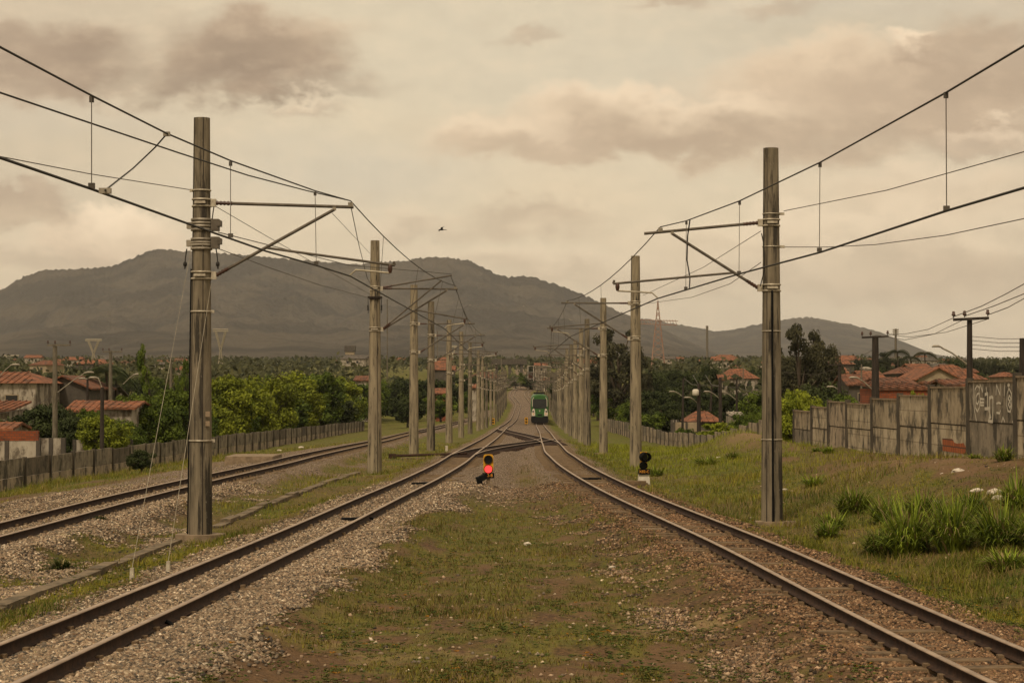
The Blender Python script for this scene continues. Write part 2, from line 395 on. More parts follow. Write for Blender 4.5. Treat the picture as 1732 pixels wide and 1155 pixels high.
M['bark'] = simple('bark', (.10, .075, .05), (.055, .042, .03), 6, .95, bump=.5, sc=(2, 2, .4))
M['dark_wood'] = simple('dark_creosoted_post', (.045, .034, .026), (.025, .02, .016), 5, .9, bump=.3, sc=(3, 3, .3))
M['util'] = simple('utility_pole_concrete', (.17, .145, .105), (.10, .085, .062), 4, .92, sc=(2, 2, .4))
M['black'] = simple('black_signal_paint', (.006, .006, .006), (.01, .01, .01), 8, .8); M['black'].node_tree.nodes['Principled BSDF'].inputs['Specular IOR Level'].default_value = .08
M['yellow'] = simple('signal_yellow', (.62, .32, .02), (.50, .24, .012), 7, .55, spots=((.2, .09, .02), 9, .62, .5))
M['red_lit'] = simple('lit_red_lens', (.8, .03, .03), (.7, .02, .03), 4, .3, emit=((1.0, .05, .045), 1.2))
M['orange_text'] = simple('orange_lettering', (.75, .33, .04), (.65, .27, .03), 6, .6)
M['white'] = simple('dull_white_paint', (.62, .57, .47), (.5, .45, .37), 6, .7)
M['litter'] = simple('bleached_litter', (.62, .55, .45), (.42, .36, .28), 9, .8, bump=.3)
M['train_green'] = simple('train_green', (.03, .105, .02), (.022, .08, .015), 2, .4)
M['train_white'] = simple('train_white', (.60, .52, .43), (.50, .43, .36), 3, .4)
M['train_dark'] = simple('train_underframe', (.005, .004, .004), (.009, .008, .007), 3, .9)
M['glass_dark'] = simple('dark_glass', (.022, .024, .023), (.016, .018, .017), 2, .15)
M['roof'] = None
def roof_mat(name, c1, c2, dark):
    m, t, b, out = new_mat(name); tc = t.node('ShaderNodeTexCoord'); o = tc.outputs['Object']
    n1 = t.node('ShaderNodeTexNoise', {'Vector': o, 'Scale': 1.3, 'Detail': 6, 'Roughness': .65}).outputs[0]
    n2 = t.node('ShaderNodeTexNoise', {'Vector': o, 'Scale': 5.5, 'Detail': 4}).outputs[0]
    c = t.mix(t.smooth(n2, .35, .65), c1, c2); c = t.mix(t.math('MULTIPLY', t.smooth(n1, .42, .62), .85), c, dark)
    t.l.new(c, b.inputs['Base Color']); b.inputs['Roughness'].default_value = .9
    w = t.node('ShaderNodeTexWave', {'Vector': o, 'Scale': 1.4, 'Distortion': .4}, bands_direction='DIAGONAL')
    bp = t.node('ShaderNodeBump', {'Height': w.outputs[0], 'Strength': .6, 'Distance': .06}); t.l.new(bp.outputs[0], b.inputs['Normal'])
    return m
M['roof_o'] = roof_mat('orange_clay_tiles', (.30, .115, .055), (.20, .078, .038), (.07, .04, .026))
M['roof_d'] = roof_mat('weathered_clay_tiles', (.22, .085, .042), (.14, .058, .032), (.055, .035, .025))
M['roof_g'] = roof_mat('grey_fibre_roof', (.15, .125, .10), (.10, .085, .07), (.045, .04, .033))
M['wall_w'] = simple('stained_white_render', (.40, .35, .28), (.29, .25, .195), 1.5, .9, sc=(1, 1, .5), spots=((.085, .065, .045), 1.4, .47, .85), bump=.2)
M['wall_g'] = simple('dark_grey_render', (.095, .08, .062), (.065, .055, .045), 1.2, .92, spots=((.035, .03, .026), 2, .55, .7), bump=.2)
M['wall_t'] = simple('tan_render', (.33, .26, .17), (.25, .195, .13), 1.6, .9, spots=((.12, .09, .06), 2, .58, .6))
M['win'] = simple('dark_window', (.02, .019, .018), (.03, .028, .026), 3, .2)
M['door'] = simple('dull_door', (.10, .06, .04), (.07, .045, .03), 3, .6)
def brick_mat():
    m, t, b, out = new_mat('bare_brick'); tc = t.node('ShaderNodeTexCoord')
    mp = t.node('ShaderNodeMapping', {0: tc.outputs['Object']}); mp.inputs['Rotation'].default_value = (math.pi / 2, 0, 0)
    br = t.node('ShaderNodeTexBrick', {'Vector': mp.outputs[0], 'Color1': (.27, .065, .022, 1), 'Color2': (.19, .045, .017, 1), 'Mortar': (.10, .06, .04, 1), 'Scale': 2.0, 'Mortar Size': .03})
    n = t.node('ShaderNodeTexNoise', {'Vector': tc.outputs['Object'], 'Scale': 1.5, 'Detail': 5}).outputs[0]
    c = t.mix(t.math('MULTIPLY', t.smooth(n, .5, .68), .7), br.outputs[0], (.05, .032, .022))
    t.l.new(c, b.inputs['Base Color']); b.inputs['Roughness'].default_value = .92; return m
M['brick'] = brick_mat()
def panel_mat(name, c1, c2, rib, blocks):
    """precast slab: vertical ribs or block courses, black run-off stains of their own shape"""
    m, t, b, out = new_mat(name); tc = t.node('ShaderNodeTexCoord'); o = tc.outputs['Object']
    oi = t.node('ShaderNodeObjectInfo')
    def nz(s, sc, d=6, r=.65):
        mp = t.node('ShaderNodeMapping', {0: o, 1: oi.outputs['Location']}); mp.inputs['Scale'].default_value = sc
        return t.node('ShaderNodeTexNoise', {'Vector': mp.outputs[0], 'Scale': s, 'Detail': d, 'Roughness': r}).outputs[0]
    c = t.mix(t.smooth(nz(1.6, (1, 1, 1)), .35, .65), c1, c2)
    c = t.mix(t.math('MULTIPLY', t.smooth(nz(1.3, (1, 1, .75)), .50, .62), .85), c, (.035, .03, .022))
    c = t.mix(t.math('MULTIPLY', t.smooth(nz(5, (1, 1.4, .35)), .56, .7), .5), c, (.05, .042, .03))
    c = t.mix(t.math('MULTIPLY', t.smooth(nz(2.2, (1, 1, .8)), .53, .66), .6), c, (.028, .023, .017))
    c = t.mix(t.math('MULTIPLY', t.smooth(nz(3, (1, 1, 1)), .6, .72), .35), c, (.45, .36, .24))
    h = None
    if blocks:
        mp = t.node('ShaderNodeMapping', {0: o}); mp.inputs['Rotation'].default_value = (math.pi / 2, 0, math.pi / 2)
        br = t.node('ShaderNodeTexBrick', {'Vector': mp.outputs[0], 'Color1': (1, 1, 1, 1), 'Color2': (.86, .86, .86, 1), 'Mortar': (.5, .48, .45, 1), 'Scale': 1.0, 'Mortar Size': .018, 'Brick Width': .5, 'Row Height': .28})
        c = t.mix(.75, c, br.outputs[0], 'MULTIPLY'); h = br.outputs[1]
    if rib:
        w = t.node('ShaderNodeTexWave', {'Vector': o, 'Scale': 1.6, 'Distortion': 0.0}, bands_direction='Y'); h = w.outputs[0]
    t.l.new(c, b.inputs['Base Color']); b.inputs['Roughness'].default_value = .93
    if h is not None:
        bp = t.node('ShaderNodeBump', {'Height': h, 'Strength': .5, 'Distance': .03}); t.l.new(bp.outputs[0], b.inputs['Normal'])
    return m
M['panel_a'] = panel_mat('ribbed_wall_slab', (.38, .31, .215), (.24, .19, .125), True, False)
M['panel_b'] = panel_mat('block_wall_slab', (.48, .40, .285), (.29, .235, .155), False, True)
M['panel_c'] = panel_mat('fence_slab', (.27, .225, .165), (.16, .135, .10), False, False)
M['panel_d'] = panel_mat('low_fence_slab', (.40, .32, .225), (.26, .205, .145), False, False)
M['wall_post'] = simple('fence_post_concrete', (.085, .07, .05), (.05, .042, .032), 3, .93, sc=(2, 2, .5), bump=.3)

# ------------------------------------------------------------------ ground cover: where gravel, grass and bare sand lie
def cover(X, Y):
    X = np.asarray(X, float); Y = np.asarray(Y, float)
    dl, dr, dt = X - XL(Y), X - XR(Y), X - XT(Y)
    n1 = fbm(X * .9, Y * .55, 4, 11); n2 = fbm(X * .35, Y * .18, 3, 23); n3 = fbm(X * 2.6, Y * 1.8, 3, 31)
    e = (n1 - .5) * 1.3
    def band(d, a, b, w=.35): return smoothstep(a - w, a + w, d + e * .5) * (1 - smoothstep(b - w, b + w, d + e))
    rb = np.interp(Y, [15, 25, 40, 60, 90], [1.7, 1.7, 1.75, 2.1, 3.0])
    gr = band(dl, -1.25, rb)
    gr = np.maximum(gr, band(dr, -1.25, 1.25) * (.55 + .45 * smoothstep(.42, .56, n3)))
    gr = np.maximum(gr, band(dr, -2.5, -1.0, .6) * (.05 + .65 * smoothstep(.48, .60, n1 * .3 + n3 * .7)))
    wl = np.interp(Y, [0, 60, 95, 130, 160], [6.0, 6.5, 5.0, 2.0, 1.3])
    gr = np.maximum(gr, smoothstep(-wl - 1, -wl + .6, dt + e) * (1 - smoothstep(1.2, 2.0, dt + e)))
    gr = np.maximum(gr, band(dt, 1.0, 3.4, .5) * smoothstep(.49, .58, n2 * .5 + n1 * .5) * (1 - smoothstep(75, 100, Y)))
    inn = (dl > 0) & (dr < 0)
    sig = smoothstep(50, 64, Y + e * 6) * (1 - .6 * smoothstep(230, 330, Y))
    gr = np.where(inn, np.maximum(gr, sig * (1 - .75 * np.exp(-((dr + 1.9) / .45) ** 2) * (1 - smoothstep(85, 110, Y)))), gr)
    # grass
    g = smoothstep(.40, .58, n1 * .55 + n2 * .45)
    isl = inn & (Y < 64)
    g = np.where(isl, smoothstep(.36, .54, n1 * .25 + n2 * .25 + n3 * .5 + .07 * np.exp(-((Y - 40) / 9) ** 2) - .03 * np.exp(-((Y - 24) / 5) ** 2)) * .85, g)
    right = dr > 1.2
    g = np.where(right, .55 + .45 * smoothstep(.35, .5, n1 * .5 + n2 * .5), g)
    brown = smoothstep(.52, .6, n2) * smoothstep(8, 9.5, X) * (1 - smoothstep(110, 125, Y))
    heap = np.exp(-(((X - 11.2) / 1.7) ** 2 + ((Y - 95) / 12) ** 2)) + np.exp(-(((X - 11.2) / 1.3) ** 2 + ((Y - 56) / 8) ** 2)) * .7
    g = np.where(right, g * (1 - np.clip(brown * .45 + heap * .9 + .55 * smoothstep(.50, .60, n1 * .6 + n3 * .4) * (1 - smoothstep(70, 95, Y)), 0, 1)), g)
    mid = (dt > 1.2) & (dl < -1.0)
    g = np.where(mid, .35 + .65 * smoothstep(.36, .56, n1 * .6 + n2 * .4), g)
    g = np.where((X < CF + 3.5) & (Y < 130), np.maximum(g, .9 * smoothstep(CF + 4.2, CF + 2.5, X + e)), g)
    g = np.where(Y > 95, np.maximum(g, .75 * (~inn | (Y > 260))), g)
    g = g * (1 - gr * .96)
    g = np.maximum(g, gr * .35 * smoothstep(.6, .68, n3) * (1 - smoothstep(60, 90, Y)))
    s = smoothstep(.47, .60, n3 * .4 + n1 * .6) * np.exp(-((Y - 26) / 9) ** 2) * isl * 1.0
    s = np.maximum(s, heap * right * .5) * (1 - gr)
    return np.clip(gr, 0, 1), np.clip(g, 0, 1), np.clip(s, 0, 1)

def ground_mat():
    m, t, b, out = new_mat('ground_soil_gravel_grass')
    a = t.node('ShaderNodeAttribute'); a.attribute_name = 'col'; cs = t.node('ShaderNodeSeparateColor', {0: a.outputs['Color']})
    gr, g, s = cs.outputs
    tc = t.node('ShaderNodeTexCoord'); o = tc.outputs['Object']
    def nz(sc, d=5, r=.6): return t.node('ShaderNodeTexNoise', {'Vector': o, 'Scale': sc, 'Detail': d, 'Roughness': r}).outputs[0]
    f1, f2, f3 = nz(3.0), nz(14, 6, .7), nz(.5, 4)
    dirt = t.mix(t.smooth(f2, .38, .62), (.150, .088, .044), (.065, .040, .022))
    dirt = t.mix(t.math('MULTIPLY', t.smooth(f3, .4, .6), .5), dirt, (.175, .105, .052))
    sand = t.mix(t.smooth(f2, .35, .7), (.34, .23, .12), (.24, .16, .085))
    grass = t.mix(t.smooth(f1, .38, .6), (.075, .085, .014), (.135, .13, .02))
    grass = t.mix(t.smooth(f2, .5, .72), grass, (.03, .034, .009))
    v = t.node('ShaderNodeTexVoronoi', {'Vector': o, 'Scale': 17.0, 'Randomness': 1.0})
    vs = t.node('ShaderNodeSeparateColor', {0: v.outputs['Color']})
    grav = t.ramp(vs.outputs[0], [(0.0, (.12, .085, .06)), (.3, (.22, .155, .105)), (.6, (.31, .225, .15)), (.85, (.40, .30, .21)), (1, (.5, .40, .30))])
    gap = t.smooth(v.outputs['Distance'], .38, .75)
    ysep = t.node('ShaderNodeSeparateXYZ', {0: o}); gap_shade = t.smooth(ysep.outputs[1], 62.0, 50.0)   # bed under the loose stones darkened, shade between them in the colour
    grav = t.mix(gap, grav, (.035, .026, .02)); grav = t.mix(t.math('MULTIPLY', gap_shade, .7), grav, (.045, .034, .025))
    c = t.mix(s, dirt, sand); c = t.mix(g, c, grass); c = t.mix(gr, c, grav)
    t.l.new(c, b.inputs['Base Color']); b.inputs['Roughness'].default_value = .96; b.inputs['Specular IOR Level'].default_value = .15
    h = t.math('ADD', t.math('MULTIPLY', t.math('SUBTRACT', 1.0, v.outputs['Distance']), gr), t.math('MULTIPLY', f2, .8))
    bp = t.node('ShaderNodeBump', {'Height': h, 'Strength': .9, 'Distance': .05}); t.l.new(bp.outputs[0], b.inputs['Normal'])
    return m
def build_ground():
    ys = [-25, -12, 0, 6, 10, 13]
    y = 14.5
    while y < 130: ys.append(y); y += max(.07, y * y / (F * HC) * 2.2)
    while y < 760: ys.append(y); y += min(2.5, y * .012)
    while y < 4200: ys.append(y); y *= 1.05
    ys += [5200, 7000, 9500, 12500]
    ys = np.array(ys)
    us = np.concatenate([-np.geomspace(3.0, .34, 24), np.arange(-.335, .335, .00125), np.geomspace(.34, 3.0, 24)])
    YY, UU = np.meshgrid(ys, us, indexing='ij'); XX = np.clip(UU * np.maximum(YY, 14), -9800 - UU * 20, 9800 - UU * 20) if False else np.sign(UU) * np.minimum(abs(UU) * np.maximum(YY, 14), 9000 + abs(UU) * 300)
    ZZ = G(XX, YY)
    V = np.stack([XX, YY, ZZ], -1).reshape(-1, 3); ny, nx = YY.shape
    i = np.arange((ny - 1) * (nx - 1)); a = (i // (nx - 1)) * nx + i % (nx - 1)
    Fc = np.stack([a, a + 1, a + 1 + nx, a + nx], 1)
    c = np.stack(cover(XX, YY), -1).reshape(-1, 3)
    o = link('ground', npmesh('ground', V, Fc, c, True), ground_mat()); tag(o, kind='structure')
build_ground()

# ------------------------------------------------------------------ mountains
def mountain(name, ridge, Yn, Yr, Yf, seed, c1, c2):
    us = np.arange(-.42, .42, .00085)
    rp = np.array(ridge, float); ru = (rp[:, 0] - CX) / F; rh = (HOR - rp[:, 1]) / F
    rr = np.interp(us, ru, rh); rr = np.convolve(np.pad(rr, 4, 'edge'), np.ones(9) / 9, 'valid')
    rr = rr + (fbm(us * 900, us * 0 + seed, 3, seed) - .5) * .0024 * smoothstep(.02, .04, rr)
    ts = np.concatenate([np.linspace(0, 1, 110), np.linspace(1.02, 1.6, 16)])
    T, U = np.meshgrid(ts, us, indexing='ij'); Yd = np.where(T <= 1, Yn + (Yr - Yn) * T, Yr + (Yf - Yr) * (T - 1) / .6)
    X = U * Yr * .55 + U * Yd * .45
    n = fbm(X / 520, Yd / 900, 5, seed + 4); rg = 1 - abs(2 * fbm(X / 330 + n * 1.2, Yd / 700, 5, seed + 9) - 1)
    s = np.clip(T, 0, 1) ** 1.25
    rg2 = 1 - abs(2 * fbm(X / 120 + n, Yd / 420, 4, seed + 19) - 1)
    s = s * (1 - (.62 * (1 - rg) + .3 * (1 - n) + .16 * (1 - rg2)) * 4 * np.clip(T * (1 - T), 0, .25) * 1.05)
    front = .0134
    hR = rr[None, :] * Yr / 1.0
    Z = np.where(T <= 1, HC + front * Yd * (1 - s) * .97 + (hR) * s, HC + hR * (1 - (T - 1) * 1.2))
    Z = np.minimum(Z, HC + rr[None, :] * np.maximum(Yd, 1) * 1.0 + 0 * Z) if False else Z
    V = np.stack([X * 1.0, Yd, Z], -1)
    V[..., 0] = U * Yd * np.where(T <= 1, 1, 1)
    ny, nx = T.shape; i = np.arange((ny - 1) * (nx - 1)); a = (i // (nx - 1)) * nx + i % (nx - 1)
    Fc = np.stack([a, a + 1, a + 1 + nx, a + nx], 1)
    m, t, b, out = new_mat(name + '_scrub'); tc = t.node('ShaderNodeTexCoord')
    nz = lambda s_, d: t.node('ShaderNodeTexNoise', {'Vector': tc.outputs['Object'], 'Scale': s_, 'Detail': d, 'Roughness': .62}).outputs[0]
    c = t.mix(t.smooth(nz(.004, 9), .42, .58), tuple(x * .62 for x in c1), tuple(x * .95 for x in c2)); c = t.mix(t.math('MULTIPLY', t.smooth(nz(.03, 6), .5, .7), .5), c, tuple(x * .45 for x in c1))
    t.l.new(c, b.inputs['Base Color']); b.inputs['Roughness'].default_value = 1; b.inputs['Specular IOR Level'].default_value = 0
    bp = t.node('ShaderNodeBump', {'Height': nz(.02, 8), 'Strength': 1.0, 'Distance': 45.0}); t.l.new(bp.outputs[0], b.inputs['Normal'])
    o = link(name, npmesh(name, V.reshape(-1, 3), Fc, None, True), m); tag(o, kind='structure')
mountain('mountain', [(-560, 610), (-300, 560), (-100, 520), (0, 491), (30, 472), (70, 456), (130, 455), (180, 452), (225, 437), (243, 425), (265, 420), (300, 424), (400, 430), (480, 437), (600, 447), (680, 441), (730, 434), (780, 437), (810, 447), (830, 461), (855, 469), (880, 466), (900, 468), (940, 480), (980, 495), (1020, 514), (1060, 532), (1110, 552), (1160, 575), (1220, 600), (1300, 612), (2300, 612)],
         3600, 6800, 8600, 1, (.075, .062, .040), (.105, .085, .056))
mountain('far_hill', [(-560, 613), (800, 612), (980, 590), (1060, 548), (1083, 538), (1110, 542), (1150, 549), (1180, 554), (1210, 561), (1241, 557), (1288, 547), (1330, 540), (1357, 536), (1385, 538), (1400, 542), (1440, 549), (1470, 556), (1500, 566), (1540, 583), (1580, 599), (1640, 608), (2300, 612)],
         6000, 9200, 11000, 5, (.082, .068, .046), (.11, .09, .06))

# ------------------------------------------------------------------ ballast stones, grass and weeds near the camera
def scatter(n, y0, y1, seed, half=.31, p=2.0):
    r = np.random.default_rng(seed)
    t = r.random(n); Y = (y0 ** (1 - p) + t * (y1 ** (1 - p) - y0 ** (1 - p))) ** (1 / (1 - p))     # density falls with distance
    X = (r.random(n) * 2 - 1) * half * Y
    return X, Y, r
def stones():
    N = 880000
    X, Y, r = scatter(N, 15, 62, 41, p=1.25)
    gr, g, s = cover(X, Y); k = r.random(N) < np.maximum(gr ** 1.3 * .97, .005); X, Y = X[k], Y[k]
    for fn in (XL, XR, XT):
        d = abs(X - fn(Y)); k = (abs(d - .52) > .075); X, Y = X[k], Y[k]
    d = X - XR(Y); k = ~((d > -1.12) & (d < -.6) & (r.random(len(X)) < .5)) & ~((abs(d) < .45) & (r.random(len(X)) < .1)); X, Y = X[k], Y[k]
    n = len(X); Z = G(X, Y)
    a = r.random((n, 1)) * .5 + .75
    sz = (.015 + .023 * r.random((n, 1)) ** 1.5) * np.array([[1.2, 1.0, .75]]) * (1 + .5 * (r.random((n, 3)) - .5))
    base = np.array([[1, 0, 0], [-1, 0, 0], [0, 1, 0], [0, -1, 0], [0, 0, 1], [0, 0, -1]], float)
    V = base[None] * sz[:, None, :] + (r.random((n, 6, 3)) - .5) * .016
    an = r.random(n) * 6.28; ca, sa = np.cos(an), np.sin(an); an2 = (r.random(n) - .5) * 1.4; cb, sb = np.cos(an2), np.sin(an2)
    x, y, z = V[..., 0].copy(), V[..., 1].copy(), V[..., 2].copy()
    y, z = y * cb[:, None] - z * sb[:, None], y * sb[:, None] + z * cb[:, None]
    V = np.stack([x * ca[:, None] - y * sa[:, None], x * sa[:, None] + y * ca[:, None], z], -1)
    V += np.stack([X, Y, Z + .008], -1)[:, None]
    fb = np.array([[0, 2, 4], [2, 1, 4], [1, 3, 4], [3, 0, 4], [2, 0, 5], [1, 2, 5], [3, 1, 5], [0, 3, 5]])
    Fc = (np.arange(n)[:, None, None] * 6 + fb[None]).reshape(-1, 3)
    pal = np.array([(.26, .20, .14), (.33, .245, .175), (.13, .11, .09), (.44, .36, .27), (.20, .135, .09), (.075, .065, .055), (.28, .22, .155), (.58, .50, .40)])
    c = pal[r.choice(8, n, p=[.2, .17, .16, .12, .14, .1, .08, .03])] * (.55 + .8 * r.random((n, 1)))
    rust = np.clip(1.5 - abs(X - XR(Y)) / 2.4, 0, 1)[:, None] * .8
    c = c * (1 - rust) + c * np.array([.60, .43, .30]) * rust
    c = c * (.72 + .5 * fbm(X * .7, Y * .5, 3, 44)[:, None]) * np.array([1.02, .98, .90])
    tag(link('ballast_stones', npmesh('ballast_stones', V.reshape(-1, 3), Fc, np.repeat(c, 6, 0)), M['stone']), 'loose pinkish grey ballast stones lying around the tracks', 'gravel', kind='stuff')
stones()
def blades(name, X, Y, Z, h, w, c, r, label, lean=.5, seg=2):
    n = len(X); an = r.random(n) * 6.28; d = np.stack([np.cos(an), np.sin(an)], 1); le = (lean * (.3 + r.random(n)))[:, None] * h[:, None]
    pr = np.stack([-d[:, 1], d[:, 0]], 1) * w[:, None] / 2
    V = []
    for k in range(seg + 1):
        t = k / seg; ww = (1 - t * .85)
        cx = np.stack([X, Y], 1) + d * le * t * t; z = Z + h * t * (1 - .25 * lean * t)
        for sg in (-1, 1): V.append(np.concatenate([cx + sg * pr * ww, z[:, None]], 1))
    V = np.stack(V, 1); m = 2 * (seg + 1)
    fb = np.array([[2 * k, 2 * k + 1, 2 * k + 3, 2 * k + 2] for k in range(seg)])
    Fc = (np.arange(n)[:, None, None] * m + fb[None]).reshape(-1, 4)
    o = link(name, npmesh(name, V.reshape(-1, 3), Fc, np.repeat(c, m, 0)), M['blade'])
    return tag(o, label, 'grass', kind='stuff')
def grass():
    N = 640000
    X, Y, r = scatter(N, 15, 150, 51, p=1.35)
    gr, g, s = cover(X, Y); dr = X - XR(Y)
    k = (r.random(N) < g * .8 + .05) & (X > CF + .6) & (X < CW - .2)
    for fn in (XL, XR, XT): k &= (abs(X - fn(Y)) > .95) | (r.random(N) < .12)
    X, Y, g, dr = X[k], Y[k], g[k], dr[k]; n = len(X)
    tall = fbm(X * .5, Y * .35, 3, 61)
    right = (dr > 1.6); verge = right * smoothstep(1.6, 3.0, dr)
    h = (.02 + .055 * r.random(n)) * (.6 + .9 * g) * (1 + 1.2 * smoothstep(.5, .7, tall)) + verge * (.03 + .15 * r.random(n) * smoothstep(.42, .62, tall))
    h += (X < CF + 3.5) * .25 * r.random(n)
    h += (Y > 60) * .03
    w = .006 + .008 * r.random(n) + Y * .00012
    t = r.random((n, 1)); q = np.clip(fbm(X * .8, Y * .5, 3, 71)[:, None] * 2 - .5 + (r.random((n, 1)) - .5) * .5, 0, 1)
    c = np.array([[.075, .10, .012]]) * (1 - q) + np.array([[.25, .22, .024]]) * q
    dry = (r.random((n, 1)) < .35 * (1 - g[:, None]) + .16); c = np.where(dry, np.array([[.24, .17, .065]]), c) * (.65 + .7 * t)
    isl = ((dr[:, None] < 0) & (X[:, None] > XL(Y)[:, None])); dry2 = isl & (r.random((n, 1)) < .42); c = np.where(dry2, np.array([[.20, .145, .06]]) * (.6 + .6 * t), c * np.where(isl, np.array([[.85, .78, .9]]), 1))
    h = h * np.where(isl[:, 0] & (Y < 26), .6, 1)
    lawn = (verge[:, None] * smoothstep(58, 80, Y)[:, None]); c = c * (1 - lawn * .6) + np.array([[.22, .25, .014]]) * lawn * .6 * (.6 + .8 * t)
    blades('grass', X, Y, G(X, Y) - .01, h, w, c, r, 'short patchy green and straw coloured grass between and beside the tracks', .7)
grass()
def weeds():
    N = 90000
    X, Y, r = scatter(N, 15, 60, 81, p=2.2)
    gr, g, s = cover(X, Y); cl = fbm(X * 1.3, Y * 1.0, 3, 91)
    k = (r.random(N) < (smoothstep(.5, .7, cl) * .45 + .06) * (.25 + g)) & (np.minimum(abs(X - XR(Y)), abs(X - XL(Y))) > 1.0) & (gr < .75)
    X, Y = X[k], Y[k]; n = len(X); Z = G(X, Y)
    L = 5; ang = r.random((n, L)) * 6.28; le = (.012 + .028 * r.random((n, L))); hh = .01 + .06 * r.random((n, 1)) + 0 * le
    d = np.stack([np.cos(ang), np.sin(ang)], -1); p = np.stack([-d[..., 1], d[..., 0]], -1)
    c0 = np.stack([X, Y], -1)[:, None] + d * .006
    def pt(a, b, dz): return np.concatenate([c0 + d * (le * a)[..., None] + p * (le * b)[..., None], (Z[:, None] + hh + dz * le)[..., None]], -1)
    V = np.stack([pt(0, 0, -.3), pt(.6, .45, .2), pt(1.3, 0, .1), pt(.6, -.45, .2)], 2)
    Fc = np.arange(n * L * 4).reshape(-1, 4)
    q = r.random((n, 1)); c = np.array([[.045, .075, .014]]) * (1 - q) + np.array([[.11, .125, .02]]) * q
    yl = r.random((n, 1)) < .035; c = np.where(yl, np.array([[.34, .15, .012]]), c)
    tag(link('weeds', npmesh('weeds', V.reshape(-1, 3), Fc, np.repeat(c, L * 4, 0)), M['leaf']), 'small leafy weeds creeping over the soil in the foreground', 'weeds', kind='stuff')
weeds()

# ------------------------------------------------------------------ tracks
RAILP = [(-.034, 0), (.034, 0), (.036, -.012), (.03, -.03), (.010, -.042), (.009, -.115), (.02, -.125), (.062, -.138), (.062, -.145), (-.062, -.145), (-.062, -.138), (-.02, -.125), (-.009, -.115), (-.010, -.042), (-.03, -.03), (-.036, -.012)]
def sweep_rail(fx, fz, off, y0, y1, root, name='rail', step=None):
    ys = []; y = y0
    while y < y1: ys.append(y); y += step or max(1.0, y * .02)
    ys.append(y1); ys = np.array(ys); x = fx(ys); dx = (fx(ys + .5) - fx(ys - .5)); nrm = np.sqrt(1 + dx * dx)
    xx = x + off / nrm; yy = ys - off * dx / nrm; zz = fz(ys); n = len(RAILP)
    V = []
    for px_, pz in RAILP:
        V.append(np.stack([xx + px_ / nrm, yy - px_ * dx / nrm, zz + pz], -1))
    V = np.stack(V, 1).reshape(-1, 3) - np.array(root_loc(root))
    m = len(ys); Fc = []; mi = []
    for i in range(m - 1):
        for k in range(n):
            Fc.append((i * n + k, i * n + (k + 1) % n, (i + 1) * n + (k + 1) % n, (i + 1) * n + k)); mi.append(1 if k in (0, 1, 15) else 0)
    me = npmesh(name, V, Fc); me.polygons.foreach_set('material_index', mi[:len(me.polygons)])
    o = bpy.data.objects.new(name, me); COL.objects.link(o); me.materials.append(M['rail_side']); me.materials.append(M['rail_top']); o.parent = root
    return o
def sleeper_mesh():
    b = MB(); pts = [(-1.0, .075), (-.95, .095), (-.55, .11), (.55, .11), (.95, .095), (1.0, .075)]
    for i in range(len(pts) - 1):
        (x0, w0), (x1, w1) = pts[i], pts[i + 1]
        z = -.145; q = [(x0, -w0, z), (x1, -w1, z), (x1, w1, z), (x0, w0, z), (x0, -w0 - .02, z - .16), (x1, -w1 - .02, z - .16), (x1, w1 + .02, z - .16), (x0, w0 + .02, z - .16)]
        f = [(0, 1, 2, 3), (0, 4, 5, 1), (3, 2, 6, 7)]
        if i == 0: f.append((0, 3, 7, 4))
        if i == len(pts) - 2: f.append((1, 5, 6, 2))
        b.add(q, f)
    for s in (-1, 1):
        for e in (-1, 1): b.box((s * .52 + e * .085, 0, -.125), (.06, .10, .05))
    me = bpy.data.meshes.new('sleeper'); me.from_pydata(b.v, [], b.f); me.materials.append(M['sleeper']); return me
SLP = sleeper_mesh()
def track(label, fx, y0, y1, ys0, sink):
    root = thing('railway_track', label, 'railway track', (float(fx(y0)), y0, float(z0(y0))))
    for s in (-.52, .52): sweep_rail(fx, z0, s, y0, y1, root)
    y = ys0; n = 0
    r = random.Random(int(ys0 * 10))
    while n < 96:
        x = float(fx(y)); dx = float(fx(y + .5) - fx(y - .5))
        o = bpy.data.objects.new('sleeper', SLP); COL.objects.link(o); o.parent = root
        o.location = (x - root.location.x + r.uniform(-.04, .04), y - root.location.y, float(z0(y)) - root.location.z - sink * r.random())
        o.rotation_euler = (r.uniform(-.02, .02), r.uniform(-.01, .01), -math.atan(dx) + r.uniform(-.02, .02)); y += .62; n += 1
    b = MB()
    while y < 200:
        x = float(fx(y)); dx = float(fx(y + .5) - fx(y - .5)); c, s_ = math.cos(-math.atan(dx)), math.sin(-math.atan(dx)); z = float(z0(y)) - .01
        vs = [(v.co.x * c - v.co.y * s_ + x, v.co.x * s_ + v.co.y * c + y, v.co.z + z) for v in SLP.vertices]
        b.add(vs, [tuple(p.vertices) for p in SLP.polygons]); y += .62
    if b.v: tag(b.build('far_sleepers', M['sleeper'], root), kind='stuff')
    return root
TL = track('rusty metre gauge track in pale gravel, passing left of the red signal', XL, 6, 640, 17.5, .05)
TR = track('rusty metre gauge track on brown ballast that leads to the green train', XR, 6, 640, 17.5, .055)
TT = track('outermost left track running close to the concrete panel fence', XT, 6, 330, 33, .05)
# bond cable under the near rail of the left track
b = MB(); p = hit(238, 1062); p.x = float(XL(p.y)) + .58
b.path([(p.x - .03, p.y, -.10), (p.x + .03, p.y, -.13), (p.x + .07, p.y - .05, -.2), (p.x + .03, p.y - .3, -.3)], .028, 6); b.build('bond_cable', M['black'], TL)
